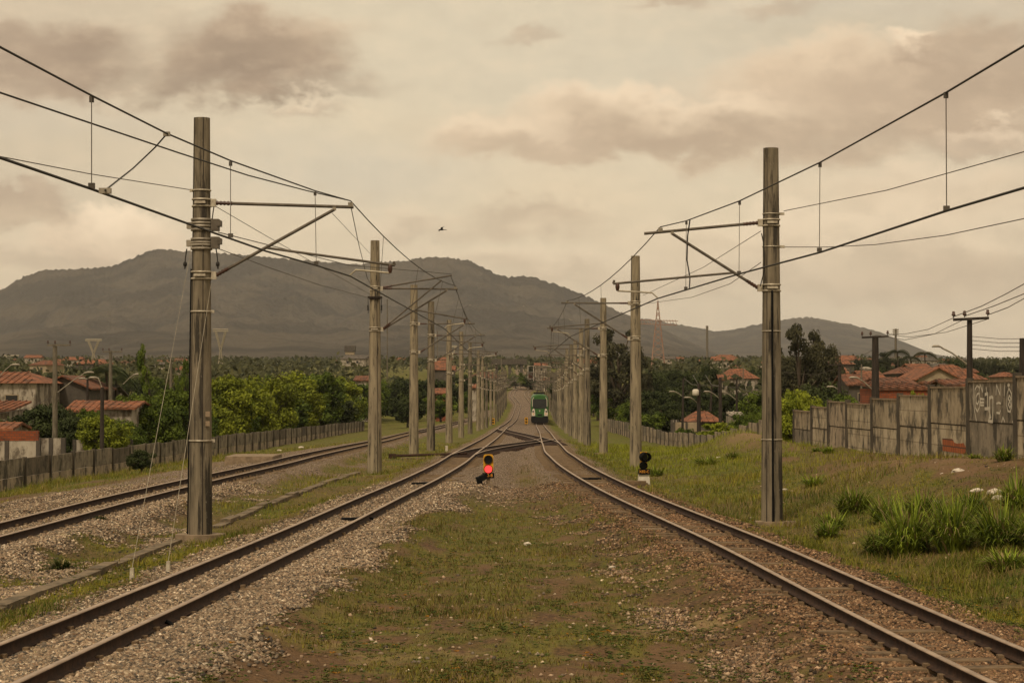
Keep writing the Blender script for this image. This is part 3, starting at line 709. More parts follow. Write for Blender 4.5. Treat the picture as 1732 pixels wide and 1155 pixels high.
# crossovers
def cross(label, ya, fa, yb, fb, name='crossover_track'):
    L_ = yb - ya
    def fx(Y):
        t = np.clip((np.asarray(Y, float) - ya) / L_, 0, 1); s = t * t * (3 - 2 * t)
        return fa(Y) * (1 - s) + fb(Y) * s
    fz = lambda Y: z0(Y) + .006
    root = thing(name, label, 'railway track', (float(fx(ya)), ya, float(z0(ya))))
    for s in (-.52, .52): sweep_rail(fx, fz, s, ya + 3, yb - 3, root, step=2.0)
    y = ya + 4; i = 0
    while y < yb - 4 and i < 96:
        x = float(fx(y)); dx = float(fx(y + .5) - fx(y - .5)); b = MB(); b.box((x, y, float(z0(y)) - .19), (2.1, .2, .13), rz=-math.atan(dx) * .5); b.build('timber', M['rail_side'], root); y += 1.05; i += 1
    return root
cross('crossover track climbing from the gravel track to the train track, nearer of the two', 84, XL, 152, XR)
cross('crossover track leading back left behind the first crossing, farther of the two', 118, XR, 245, XL)

# ------------------------------------------------------------------ catenary poles
def ring(b, c, r, h=.035, t=.022):
    b.lathe((c[0], c[1], c[2] - h / 2), [(0, r), (0, r + t), (h, r + t), (h, r)], 20)
def shaft_r(z, zb, zt, rb, rt): return rb + (rt - rb) * (z - zb) / (zt - zb)
ORD = ['first', 'second', 'third', 'fourth', 'fifth', 'sixth', 'seventh', 'eighth', 'ninth', 'tenth', 'eleventh', 'twelfth', 'thirteenth', 'fourteenth', 'fifteenth', 'sixteenth', 'seventeenth', 'eighteenth', 'nineteenth', 'twentieth', 'twenty first', 'twenty second', 'twenty third', 'twenty fourth', 'twenty fifth', 'twenty sixth', 'twenty seventh', 'twenty eighth', 'twenty ninth', 'thirtieth']
class Pole: pass
def make_pole(loc, ztop, rt, rb, label, group, dark=False, sides=18):
    p = Pole(); p.root = thing('catenary_pole', label, 'pole', loc, group); p.loc = Vector(loc); p.zt = ztop; p.rt = rt; p.rb = rb
    b = MB(); n = 7; b.path([(loc[0], loc[1], loc[2] - .15 + (ztop - loc[2] + .15) * i / n) for i in range(n + 1)], [rb + (rt - rb) * i / n for i in range(n + 1)], sides)
    o = b.build('shaft', M['pole_dark'] if dark else M['concrete_pole'], p.root); p.shaft = o
    return p
def pr(p, z): return shaft_r(z, p.loc.z, p.zt, p.rb, p.rt)
def clamp(p, z, side):
    b = MB(); r = pr(p, z)
    for dz in (-.07, .07): ring(b, (p.loc.x, p.loc.y, z + dz), r)
    b.box((p.loc.x, p.loc.y - r - .03, z), (r * 1.2, .05, .05)); b.box((p.loc.x + side * (r + .06), p.loc.y, z), (.11, .10, .16))
    b.build('clamp', M['pale_steel'], p.root)
def insulated_tube(p, name, a, e, r=.034, ins=.34, mat='tube', ins_r=.05):
    a, e = Vector(a), Vector(e); d = (e - a).normalized(); b = MB(); b.tube(a + d * ins, e, r, n=10)
    o = b.build(name, M[mat], p.root)
    if ins > 0:
        b = MB(); pts = []; rs = []; k = 9
        for i in range(k + 1): pts.append(a + d * ins * i / k); rs.append(ins_r if i % 2 else ins_r * .62)
        b.path(pts, rs, 10); b.build('insulator', M['insul'], p.root)
    return o
def cantilever(p, side, mess, cont, zt, zb, reg_end=None, reg_from=.45, over=.12, detail=True, steady=True):
    """side: +1 arm reaches to +X. mess / cont: where messenger and contact wire are held"""
    mess, cont = Vector(mess), Vector(cont)
    clamp(p, zt, side); clamp(p, zb, side)
    A = Vector((p.loc.x + side * (pr(p, zt) + .1), p.loc.y, zt)); B = Vector((p.loc.x + side * (pr(p, zb) + .1), p.loc.y, zb))
    tip = Vector((mess.x, mess.y, mess.z - .09)); dirn = (tip - A).normalized()
    insulated_tube(p, 'top_tube', A, tip + dirn * over)
    bt = A + (tip - A) * .88; bt.z -= .06
    insulated_tube(p, 'brace_tube', B, bt, .034, .3)
    b = MB(); b.box(tip + Vector((0, 0, .05)), (.10, .07, .09)); b.box(bt + Vector((0, 0, .03)), (.07, .06, .1)); b.build('tube_fitting', M['steel'], p.root)
    if steady:
        s0 = B + (bt - B) * reg_from; s1 = Vector(reg_end) if reg_end else Vector((cont.x + side * .85, cont.y, cont.z + .36))
        b = MB(); b.tube(s0, s1, .026, n=8); b.tube(s1, s1 + Vector((-side * .03, 0, .08)), .03, n=6); b.build('registration_tube', M['tube'], p.root)
        d0 = s1 + (s0 - s1).normalized() * .10; d1 = d0 + Vector((0, 0, -.17))
        b = MB(); b.path([d0, d0 + Vector((0, 0, -.05)), d0 + Vector((0, 0, -.09)), d1], [.03, .05, .05, .03], 8); b.build('drop_bracket', M['insul'], p.root)
        b = MB(); b.path([d1, cont + Vector((side * .12, 0, .13)), cont + Vector((0, 0, .02))], [.020, .018, .014], 8); b.build('steady_arm', M['pale_tube'], p.root)
def jumper(p, a, c, sag=.3, r=.012):
    a, c = Vector(a), Vector(c); b = MB(); b.path([a.lerp(c, t) + Vector((0, -.02, -sag * 4 * t * (1 - t) * .5)) for t in [i / 8 for i in range(9)]], r, 5)
    return b.build('bond_wire', M['wire'], p.root)

LM, LC, RM, RC = [], [], [], []       # wire supports
# nearest left pole
g = hit(340, 915); D1 = g.y; zt1 = P(340, 200, D1).z
P1 = make_pole(g, zt1, .166, .245, 'nearest left concrete pole, black streaked, with grey collars and guy wires', 'catenary poles of the left row', True, 24)
cantilever(P1, 1, P(593, 343, D1), P(592, 467, D1), P(340, 343.5, D1).z, P(340, 466, D1).z, P(668, 449, D1), .42, .06)
LM.append(P(593, 340, D1)); LC.append(P(592, 467, D1))
for py in (322.5, 527, 745):
    b = MB(); z = P(340, py, D1).z; r = pr(P1, z); ring(b, (g.x, g.y, z), r, .03, .018); b.box((g.x + (.0 if py != 322 else 0) + (r + .03) * (1 if py > 400 else -1), g.y, z), (.07, .06, .06)); b.build('band', M['pale_steel'], P1.root)
for py in (375, 386, 396, 408, 418):    # stacked grey collars of the tensioning bracket
    if py == 396: continue
    b = MB(); z = P(340, py, D1).z; r = pr(P1, z)
    for dz in (-.035, .035): ring(b, (g.x, g.y, z + dz), r, .05, .035)
    b.build('collar', M['steel'], P1.root)
for py in (381, 411):
    b = MB(); z = P(340, py, D1).z; r = pr(P1, z)
    b.box((g.x + r + .10, g.y - .02, z), (.16, .2, .24)); b.box((g.x + r + .19, g.y - .02, z + .03), (.07, .24, .12)); b.build('tension_bracket', M['tube'], P1.root); b = MB(); b.box((g.x - r - .06, g.y, z - .01), (.1, .16, .13)); b.build('clevis', M['steel'], P1.root)
for s in (-1, 1):
    b = MB(); r = .24
    z0_, z1_ = P(340, 421, D1).z, P(340, 455, D1).z
    b.path([(g.x + s * (r + .06), g.y, z0_), (g.x + s * (r + .09), g.y, (z0_ + z1_) / 2), (g.x + s * (r + .10), g.y, z1_)], [.014, .012, .016], 6)
    b.lathe((g.x + s * (r + .095), g.y, z1_ + .05), [(0, .02), (.02, .04), (.07, .04), (.1, .02)], 8); b.build('turnbuckle_rod', M['wire'], P1.root)
zz = [P(322, y, D1) for y in (455, 480, 520, 600, 700, 800, 905)]
b = MB(); b.path([(g.x - pr(P1, q.z) - .012, g.y - .03, q.z) for q in zz], .016, 6); b.build('earth_cable', M['black'], P1.root)
jumper(P1, P(362, 350, D1), P(346, 455, D1), .1); 
b = MB(); b.box((g.x + .17, g.y - .20, P(340, 700, D1).z), (.09, .025, .11)); b.box((g.x + .17, g.y - .20, P(340, 716, D1).z), (.09, .025, .10)); b.build('number_plate', M['footing'], P1.root)
b = MB(); pts = [(math.cos(i * math.pi / 4 + .39) * .53, math.sin(i * math.pi / 4 + .39) * .5) for i in range(8)]
b.prism(pts, Matrix.Translation((g.x, g.y, g.z - .25)), .40); b.build('footing', M['footing'], P1.root)

def generic(px, pb, pt, w0, w1, idx, row, near=False, D=None):
    if D is None: g = hit(px, pb)
    else:
        x = float((XL(D) - 2.75) if row == 'left' else (XR(D) + 2.75)); g = Vector((x, D, Gs(x, D)))
    D = g.y; zt = P(px, pt, D).z if pt else g.z + 8.3 + random.uniform(-.15, .15)
    rt = w0 / 2 / F * D if w0 else .155; rb = w1 / 2 / F * D if w1 else .24
    far = ' partly hidden in the crowded row' if idx >= 8 else ''
    extra = {1: ', paler, with a dark square collar', 2: ', beside the black point rods', 3: ', close behind the third'}.get(idx, '') if row == 'left' else {1: ', behind the black signal', 2: ', slim with a small footing slab'}.get(idx, '')
    p = make_pole(g, zt, min(rt, .19), min(rb, .28), f'{ORD[idx]} concrete pole of the {row} row from the camera{extra}', f'catenary poles of the {row} row', idx % 3 == 0 or idx > 12, 16 if idx < 5 else 10)
    p.D = D; return p
def auto_arm(p, row, M_, C_, k, detail=True):
    D = p.D; s = 1 if row == 'left' else -1; fx = XL if row == 'left' else XR
    st = .22 * (1 if k % 2 else -1); x = float(fx(D)); z = float(z0(D))
    mess = Vector((x + st * .4, D, z + 6.36)); cont = Vector((x + st, D, z + 4.92))
    zt = mess.z - .1 - (.12 if row == 'right' else 0) * 0; zb = mess.z - 1.52
    cantilever(p, s, mess, cont, zt, zb, steady=True, over=.25)
    M_.append(mess); C_.append(cont); return mess, cont
P2 = generic(634, 800, 407, 15, 25, 1, 'left')
D2 = P2.loc.y
cantilever(P2, 1, P(770, 485, D2), P(752, 556, D2), P(640, 488, D2).z, P(640, 557, D2).z, None, .5, .1)
insulated_tube(P2, 'top_tube', P(648, 486, D2 - .25), P(764, 466, D2 - .25), .03); insulated_tube(P2, 'brace_tube', P(648, 556, D2 - .25), P(747, 474, D2 - .25), .03)
b = MB(); z = P(634, 503, D2).z; b.box((P2.loc.x, D2, z), (.52, .50, .07)); b.box((P2.loc.x, D2, z - .05), (.40, .44, .06)); b.build('square_collar', M['dark_wood'], P2.root)
b = MB()
for s in (-1, 1): b.path([(P2.loc.x + s * .25, D2 - .1, z - .05), (P2.loc.x + s * .245, D2 - .1, z - .6)], .014, 5); b.path([(P2.loc.x + s * .255, D2 - .1, z - .3), (P2.loc.x + s * .25, D2 - .1, z - .5)], .035, 6)
b.build('turnbuckle_rod', M['wire'], P2.root)
LM.append(P(770, 483, D2)); LC.append(P(752, 556, D2))
for i, (px, pb, pt, a, c) in enumerate([(700, 772, 482, 12, 17), (729, 763, 510, 10.5, 14.5), (759.5, 750, 541, 8, 12.5), (780, 741, 561, 7, 11), (795, 734, 580, 6, 9.5), (809, 729, 592, 6, 9), (816, 726, 603, 5, 7)]):
    p = generic(px, pb, pt, a, c, i + 2, 'left'); auto_arm(p, 'left', LM, LC, i)
k = 9; D = max(p.loc.y + 14, 200)
while D < 560:
    p = generic(0, 0, 0, 0, 0, k, 'left', D=D); auto_arm(p, 'left', LM, LC, k); k += 1; D += 17.5 + k * .35
# right row
g = hit(1305, 888); DR1 = g.y
R1 = make_pole(g, P(1305, 251, DR1).z, .172, .25, 'nearest right concrete pole with a black cable down its face', 'catenary poles of the right row', True, 24)
cantilever(R1, -1, P(1117, 386, DR1), P(1112, 505, DR1), P(1290, 377, DR1).z, P(1290, 487, DR1).z, P(1037, 480, DR1), .28, .37)
RM.append(P(1117, 384, DR1)); RC.append(P(1112, 505, DR1))
for py in (362, 417.5, 560, 743):
    b = MB(); z = P(1305, py, DR1).z; r = pr(R1, z); ring(b, (g.x, g.y, z), r, .022, .014)
    if py < 500: b.box((g.x + r + .05, g.y, z), (.13, .05, .06))
    b.build('band', M['pale_steel'], R1.root)
b = MB(); b.path([(g.x - .01, g.y - pr(R1, P(0 + 1305, y, DR1).z) - .012, P(1305, y, DR1).z) for y in (492, 560, 660, 780, 884)], .026, 6); b.build('earth_cable', M['black'], R1.root)
b = MB(); b.path([P(1288, 395, DR1 - .2), P(1291, 410, DR1 - .25), P(1293, 430, DR1 - .28), P(1292, 460, DR1 - .28), P(1286, 484, DR1 - .1)], .012, 5); b.build('bond_wire', M['wire'], R1.root)
b = MB(); b.box((g.x + .07, g.y - .15, g.z + .02), (.92, .5, .16), rz=-.08); b.build('footing', M['footing'], R1.root)
for i, (px, pb, pt, a, c) in enumerate([(1075, 790, 433, 15, 21), (1020.5, 768, 504, 10, 15), (993, 754, 539.5, 8, 13), (983, 749, 556, 7, 12), (973, 742, 575, 6.5, 10.5), (966, 738, 583, 6, 9.5), (959, 733, 590, 5.5, 8.5)]):
    p = generic(px, pb, pt, a, c, i + 1, 'right')
    if i == 1:
        b = MB(); b.box((p.loc.x, p.loc.y, p.loc.z + .02), (.95, .5, .08)); b.build('footing', M['footing'], p.root)
    auto_arm(p, 'right', RM, RC, i + 1)
k = 8; D = max(p.loc.y + 14, 190)
while D < 560:
    p = generic(0, 0, 0, 0, 0, k, 'right', D=D); auto_arm(p, 'right', RM, RC, k); k += 1; D += 17 + k * .35

def seams(p, angs):
    for a in angs:
        b = MB(); zz_ = [p.loc.z + (p.zt - p.loc.z) * i / 8 for i in range(9)]
        for i in range(8):
            q = []
            for z in (zz_[i], zz_[i + 1]):
                r_ = pr(p, z) + .004
                for da in (-.045, .045): q.append((p.loc.x + r_ * math.cos(a + da), p.loc.y + r_ * math.sin(a + da), z))
            b.add(q, [(0, 1, 3, 2)])
        b.build('formwork_seam', M['dark_wood'], p.root)
seams(P1, (-1.25, -2.5)); seams(R1, (-2.2,)); seams(P2, (-1.1,))

# ------------------------------------------------------------------ overhead wires
def span(a, c, sag, n=10): return [a.lerp(c, i / n) + Vector((0, 0, -sag * 4 * (i / n) * (1 - i / n))) for i in range(n + 1)]
def wire(name, label, cat, pts, r, group=None, mat='wire', n=6):
    if pts[0].y < 27 and name in ('second_messenger_wire', 'feeder_wire'): d_ = pts[0] - pts[1]; pts = [pts[0] + d_.normalized() * 22] + list(pts)
    root = thing(name, label, cat, tuple(pts[0]), group); b = MB(); b.path(pts, r, n, True); b.build('cable', M[mat], root); return root
def back(a, c, k=9.0):
    d = (a - c); d.z = 0; d.normalize(); return a + d * k * 2
def line_wires(Ms, Cs, m_near, c_near, side, drops):
    m_near = [back(m_near[0], m_near[1])] + list(m_near); c_near = [back(c_near[0], c_near[1])] + list(c_near)
    pm = list(m_near); pc = list(c_near)
    for i in range(len(Ms) - 1):
        L_ = (Ms[i + 1] - Ms[i]).length; pm += span(Ms[i], Ms[i + 1], L_ * L_ * .00028, 10)[(0 if i == 0 else 1):]
        pc += [Cs[i]] if i == 0 else []; pc.append(Cs[i + 1])
    m = wire('messenger_wire', f'dark upper messenger wire hung in curves from pole to pole over the {side} track', 'overhead wire', pm, .0125, 'overhead wires')
    c = wire('contact_wire', f'heavy lower contact wire running level over the {side} track', 'overhead wire', pc, .0155, 'overhead wires')
    for a, e in drops:
        b = MB(); b.tube(a, e, .0065, n=5); b.box(a + Vector((0, 0, -.03)), (.05, .04, .07)); b.box(e + Vector((0, 0, .03)), (.07, .04, .06)); b.build('dropper', M['thinwire'], m)
    for i in range(len(Ms) - 1):
        L_ = (Ms[i + 1] - Ms[i]).length; s = span(Ms[i], Ms[i + 1], L_ * L_ * .00028, 10)
        if Ms[i].y > 330 or L_ < 9: continue
        for t in ((2, 5, 8) if L_ > 22 else (5,)):
            a = s[t]; e = Cs[i].lerp(Cs[i + 1], t / 10); b = MB(); b.tube(a, e, .006, n=4); b.build('dropper', M['thinwire'], m)
    return m
def H(px, py, zh): return P(px, py, zh * F / (HOR - py))       # a point at zh metres above the camera seen at this pixel
wl = line_wires(LM, LC, [H(-620, -250, 3.3), H(-250, -60, 3.32), H(0, 80, 3.35), H(155, 162, 3.4), H(282, 226, 3.5), H(390, 272, 3.58), H(533, 323, 3.64)],
                [H(-560, 40, 2.2), H(0, 267, 2.2), H(155, 320, 2.2), H(325, 381, 2.2), H(450, 425, 2.21), H(535, 449, 2.21)], 'left',
                [(H(155, 164, 3.4), H(155, 319, 2.2)), (H(390, 274, 3.58), H(390, 402, 2.2)), (H(533, 325, 3.64), H(535, 448, 2.2))])
line_wires(RM, RC, [H(2120, -190, 3.35), H(1732, 78, 3.4), H(1600, 157, 3.45), H(1387, 275, 3.55), H(1251, 340, 3.63), H(1160, 374, 3.69)],
           [H(2150, 160, 2.06), H(1732, 318, 2.06), H(1600, 357, 2.07), H(1387, 427, 2.08), H(1248, 464, 2.08)], 'right',
           [(H(1600, 157, 3.45), H(1601, 357, 2.07)), (H(1387, 276, 3.55), H(1386, 426, 2.08)), (H(1251, 341, 3.63), H(1250, 464, 2.08)), (H(1161, 375, 3.69), H(1160, 490, 2.08))])
w = wire('jumper_cable', 'slanting jumper cable joining the two left wires, clamped at both ends', 'cable', [H(282, 227, 3.5), P(262, 250, 27.5), P(225, 285, 26.2), H(178, 322, 2.2)], .011)
for q_, s_ in ((H(282, 227, 3.5), (.09, .06, .06)), (H(178, 323, 2.2), (.13, .07, .06))):
    b = MB(); b.box(q_, s_); b.build('cable_clamp', M['steel'], w)
b_ = [H(1167, 372, 3.7), P(1163, 400, DR1), P(1162, 440, DR1), P(1167, 470, DR1), H(1166, 489, 2.08)]
wire('jumper_cable', 'thick jumper cable hanging between the right wires beside the nearest arm', 'cable', b_, .015)
T = 'thinwire'
wire('second_messenger_wire', 'second upper wire on the left, merging with the messenger at the first arm', 'overhead wire', [H(-500, 0, 3.0), H(0, 157, 3.1), H(300, 258, 3.3), H(420, 297, 3.45), H(520, 323, 3.6), P(593, 340, D1)], .011, 'overhead wires')
wire('tension_wire', 'lower wire leaving the upper grey collar of the nearest left pole', 'overhead wire', [P(369, 393, D1), P(460, 416, 46), P(592, 449, 58), P(735, 461, 74), P(764, 464, D2)], .010, 'overhead wires')
wire('tension_wire', 'thin wire from the lower grey collar down to the second left pole', 'overhead wire', [P(370, 421, D1), P(450, 451, 45), P(540, 482, 55), P(621, 503, D2)], .008, 'overhead wires', T)
wire('tension_wire', 'thin wire slanting from the first left bracket behind its brace', 'overhead wire', [P(366, 350, D1), P(450, 399, 47), P(540, 450, 57), P(630, 500, D2 - .3)], .007, 'overhead wires', T)
wire('stay_wire', 'fine wire from the first left brace end to the second left pole top', 'overhead wire', [P(562, 361, D1), P(626, 429, D2)], .006, 'overhead wires', T)
wire('stay_wire', 'dark wire dropping steeply from the first left arm tip to the second pole', 'overhead wire', [P(594, 352, D1), P(606, 410, 52), P(621, 470, 66), P(627, 480, D2 - .3)], .009, 'overhead wires')
wire('feeder_wire', 'thin wire coming in from the left to the outer side of the nearest left pole', 'overhead wire', [P(-260, 220, 24), P(0, 265, 29), P(150, 294, 34), P(320, 321, D1)], .0085, 'overhead wires', T)
wire('feeder_wire', 'upper thin wire fixed to the outer side of the nearest right pole', 'overhead wire', [P(2050, 150, 26), P(1732, 257, 33), P(1500, 322, 39), P(1326, 357, DR1)], .009, 'overhead wires', T)
wire('feeder_wire', 'lower thin wire sagging away from the outer side of the nearest right pole', 'overhead wire', [P(2000, 290, 26), P(1732, 370, 33), P(1600, 398, 37), P(1480, 414, 41), P(1400, 418, 44), P(1327, 418, DR1)], .009, 'overhead wires', T)
R2p = Vector((0, 0, 0))
wire('feeder_wire', 'long thin wire from the first right bracket down to the second right pole', 'overhead wire', [P(1287, 391, DR1), P(1190, 452, 58), P(1087, 500, 78)], .008, 'overhead wires', T)
wire('feeder_wire', 'sagging thin wire between the first and second right poles under the brace', 'overhead wire', [P(1287, 444, DR1), P(1235, 480, 52), P(1170, 503, 63), P(1090, 514, 78)], .008, 'overhead wires', T)
wire('second_messenger_wire', 'second upper wire between the second and fourth left poles', 'overhead wire', [P(762, 466, D2 - .2), P(775, 500, 83), P(787, 534, 95), P(800, 562, 115)], .011, 'overhead wires')
# guy wires
for (a, c, lb) in [((225, 980), (325, 412), 'left of the two guy wires, anchored in a pale concrete block'), ((286, 968), (357, 480), 'right of the two guy wires, ending low on the first left pole')]:
    q = hit(*a); e = P(c[0], c[1], D1 - .2); r_ = thing('guy_wire', lb, 'guy wire', tuple(q), 'guy wires of the nearest left pole')
    b = MB(); b.tube(q + Vector((0, 0, .18)), e, .0042, n=5); b.build('cable', M['pale_tube'], r_)
    b = MB(); b.box(q + Vector((0, 0, .05)), (.075, .09, .26), taper=.7); b.build('anchor_block', M['pale_steel'], r_)

# ------------------------------------------------------------------ railway signals
def text(s, size, mat, parent, loc, ext=.004, name='lettering'):
    cu = bpy.data.curves.new('lettering', 'FONT'); cu.body = s; cu.size = size; cu.extrude = ext; cu.align_x = 'CENTER'; cu.align_y = 'CENTER'
    o = bpy.data.objects.new('tmp', cu); COL.objects.link(o); dg = bpy.context.evaluated_depsgraph_get(); dg.update()
    me = bpy.data.meshes.new_from_object(o.evaluated_get(dg)); bpy.data.objects.remove(o)
    me.transform(Matrix.Rotation(math.pi / 2, 4, 'X')); me.name = name
    return link(name, me, mat, parent, loc)
def disc(b, c, r, d, n=20): b.path([(c[0], c[1], c[2]), (c[0], c[1] - d, c[2])], r, n)
def signal1():
    g = hit(826, 822); D = g.y; root = thing('railway_signal', 'low yellow two lamp signal showing red, plate 2-B, in the gravel', 'signal', tuple(g))
    q = lambda x, y, d=0: P(x, y, D + d)
    a, c = q(817.5, 768), q(834.5, 799); w = c.x - a.x; h = a.z - c.z; cx = (a.x + c.x) / 2; cz = (a.z + c.z) / 2
    b = MB(); n = []
    for i in range(32):
        t = i * 2 * math.pi / 32; e = .32; n.append((w / 2 * math.copysign(abs(math.cos(t)) ** e, math.cos(t)), h / 2 * math.copysign(abs(math.sin(t)) ** e, math.sin(t))))
    b.prism(n, Matrix.Translation((cx, D, cz)) @ Matrix.Rotation(math.pi / 2, 4, 'X'), .03); b.build('backboard', M['yellow'], root)
    b = MB(); b.box((cx, D + .1, cz), (w * .8, .16, h * .9)); b.build('lamp_case', M['black'], root)
    for (py, m) in ((777, 'glass_dark'), (793, 'red_lit')):
        z = q(826, py).z; b = MB(); R_ = .115
        ring_ = [(D - .03 - k * .1, R_ + .018) for k in (0, 1)]
        v = []; f = []; N = 24
        for r_, y_ in ((R_ + .02, D - .03), (R_ + .02, D - .17), (R_ + .006, D - .17), (R_ + .006, D - .03)):
            for i in range(N):
                t = i * 2 * math.pi / N; yy = y_ if (y_ > D - .1) else (y_ if math.sin(t) > -.25 else D - .06); v.append((cx + r_ * math.cos(t), yy, z + r_ * math.sin(t)))
        for k in range(3):
            for i in range(N): f.append((k * N + i, k * N + (i + 1) % N, (k + 1) * N + (i + 1) % N, (k + 1) * N + i))
        b.add(v, f, True); hd = b.build('lamp_hood', M['black'], root)
        b = MB(); disc(b, (cx, D - .03, z), R_, .015); b.build('lens', M[m], root)
    a, c = q(816, 799.5, -.1), q(836, 808.5, -.1)
    b = MB(); b.box(((a.x + c.x) / 2, D - .06, (a.z + c.z) / 2), (c.x - a.x, .02, a.z - c.z)); pl = b.build('number_plate', M['black'], root)
    o = text('2-B', .125, M['orange_text'], pl, ((a.x + c.x) / 2 - g.x + .05, -.078, (a.z + c.z) / 2 - g.z))
    b = MB(); b.box((cx, D + .05, (g.z + a.z) / 2 - .05), (.12, .12, a.z - g.z + .15)); b.box((cx, D + .05, g.z + .02), (.34, .34, .1), taper=.85); b.build('post', M['footing'], root)
    # dark cable box leaning at its left
    Mx = Matrix.Translation(q(813.5, 808.5, -.12)) @ Matrix.Rotation(.35, 4, 'Z') @ Matrix.Rotation(-.42, 4, 'Y')
    b = MB(); b.box(q(814, 808.5, -.12), (.27, .22, .16), M=Mx.to_3x3()); b.box(q(811, 814.5, -.12), (.12, .18, .12), M=Mx.to_3x3()); b.build('cable_box', M['black'], root)
signal1()
def signal2():
    g = hit(1088.5, 818); D = g.y; root = thing('railway_signal', 'low black hooded signal with plate X82-C on a pale concrete block', 'signal', tuple(g))
    q = lambda x, y, d=0: P(x, y, D + d)
    z1 = q(1088, 801).z; b = MB(); h = z1 - g.z + .12; w = 21 / F * D
    b.box((g.x, D, g.z - .1 + h / 2), (w, .4, h), taper=.8); b.build('pedestal', M['white'], root)
    b = MB(); b.box((g.x + .0, D - .21, q(0 + 1088, 797).z), (20 / F * D, .025, 9 / F * D)); pl = b.build('number_plate', M['black'], root)
    text('X82-C', .118, M['orange_text'], pl, (0, -.225, q(1088, 797).z - g.z))
    a, c = q(1083, 764), q(1094.5, 793); b = MB(); b.box(((a.x + c.x) / 2, D + .05, (a.z + c.z) / 2), (c.x - a.x, .03, a.z - c.z)); b.build('backboard', M['yellow'], root)
    b = MB(); b.box(((a.x + c.x) / 2, D + .15, (a.z + c.z) / 2), ((c.x - a.x) * .8, .16, (a.z - c.z) * .9)); b.build('lamp_case', M['black'], root)
    for (x, y, r, L_, tx) in ((1089, 772.5, 8.2, .34, .07), (1088, 787, 6.8, .26, 0)):
        c0 = q(x, y, .04); r_ = r / F * D; b = MB(); N = 20
        pr_ = [(0, r_), (L_, r_ * .98), (L_, r_ * .86), (.03, r_ * .8)]
        v = []; f = []
        for d, rr in pr_:
            for i in range(N):
                t = i * 2 * math.pi / N; cut = 1 if math.sin(t) > -.4 else .45
                v.append((c0.x + rr * math.cos(t) + tx * d / L_, c0.y - d * cut, c0.z + rr * math.sin(t)))
        for k in range(3):
            for i in range(N): f.append((k * N + i, k * N + (i + 1) % N, (k + 1) * N + (i + 1) % N, (k + 1) * N + i))
        b.add(v, f, True); hd = b.build('lamp_hood', M['black'], root)
        b = MB(); disc(b, (c0.x, c0.y - .02, c0.z), r_ * .8, .02); b.build('lens', M['glass_dark'], root)
signal2()
for (px, py0, py1, lb) in [(834, 707.5, 717.5, 'tiny yellow marker signal at the left foot of the left pole row, far away'), (890, 706, 717, 'tiny yellow marker signal between the tracks, just left of the train')]:
    g = hit(px, py1 + 1.5); D = g.y; w = 5.2 / F * D; h = (py1 - py0) / F * D
    root = thing('marker_signal', lb, 'signal', tuple(g), 'small yellow marker signals'); b = MB(); b.box((g.x, D, g.z + h / 2 + .15), (w, .12, h)); b.build('backboard', M['yellow'], root)
    b = MB()
    for k in (.3, .72): disc(b, (g.x, D - .06, g.z + .15 + h * k), w * .3, .03, 12)
    b.build('lens', M['train_dark'], root); b = MB(); b.box((g.x, D + .03, g.z + .05), (.12, .1, .3)); b.build('post', M['train_dark'], root)

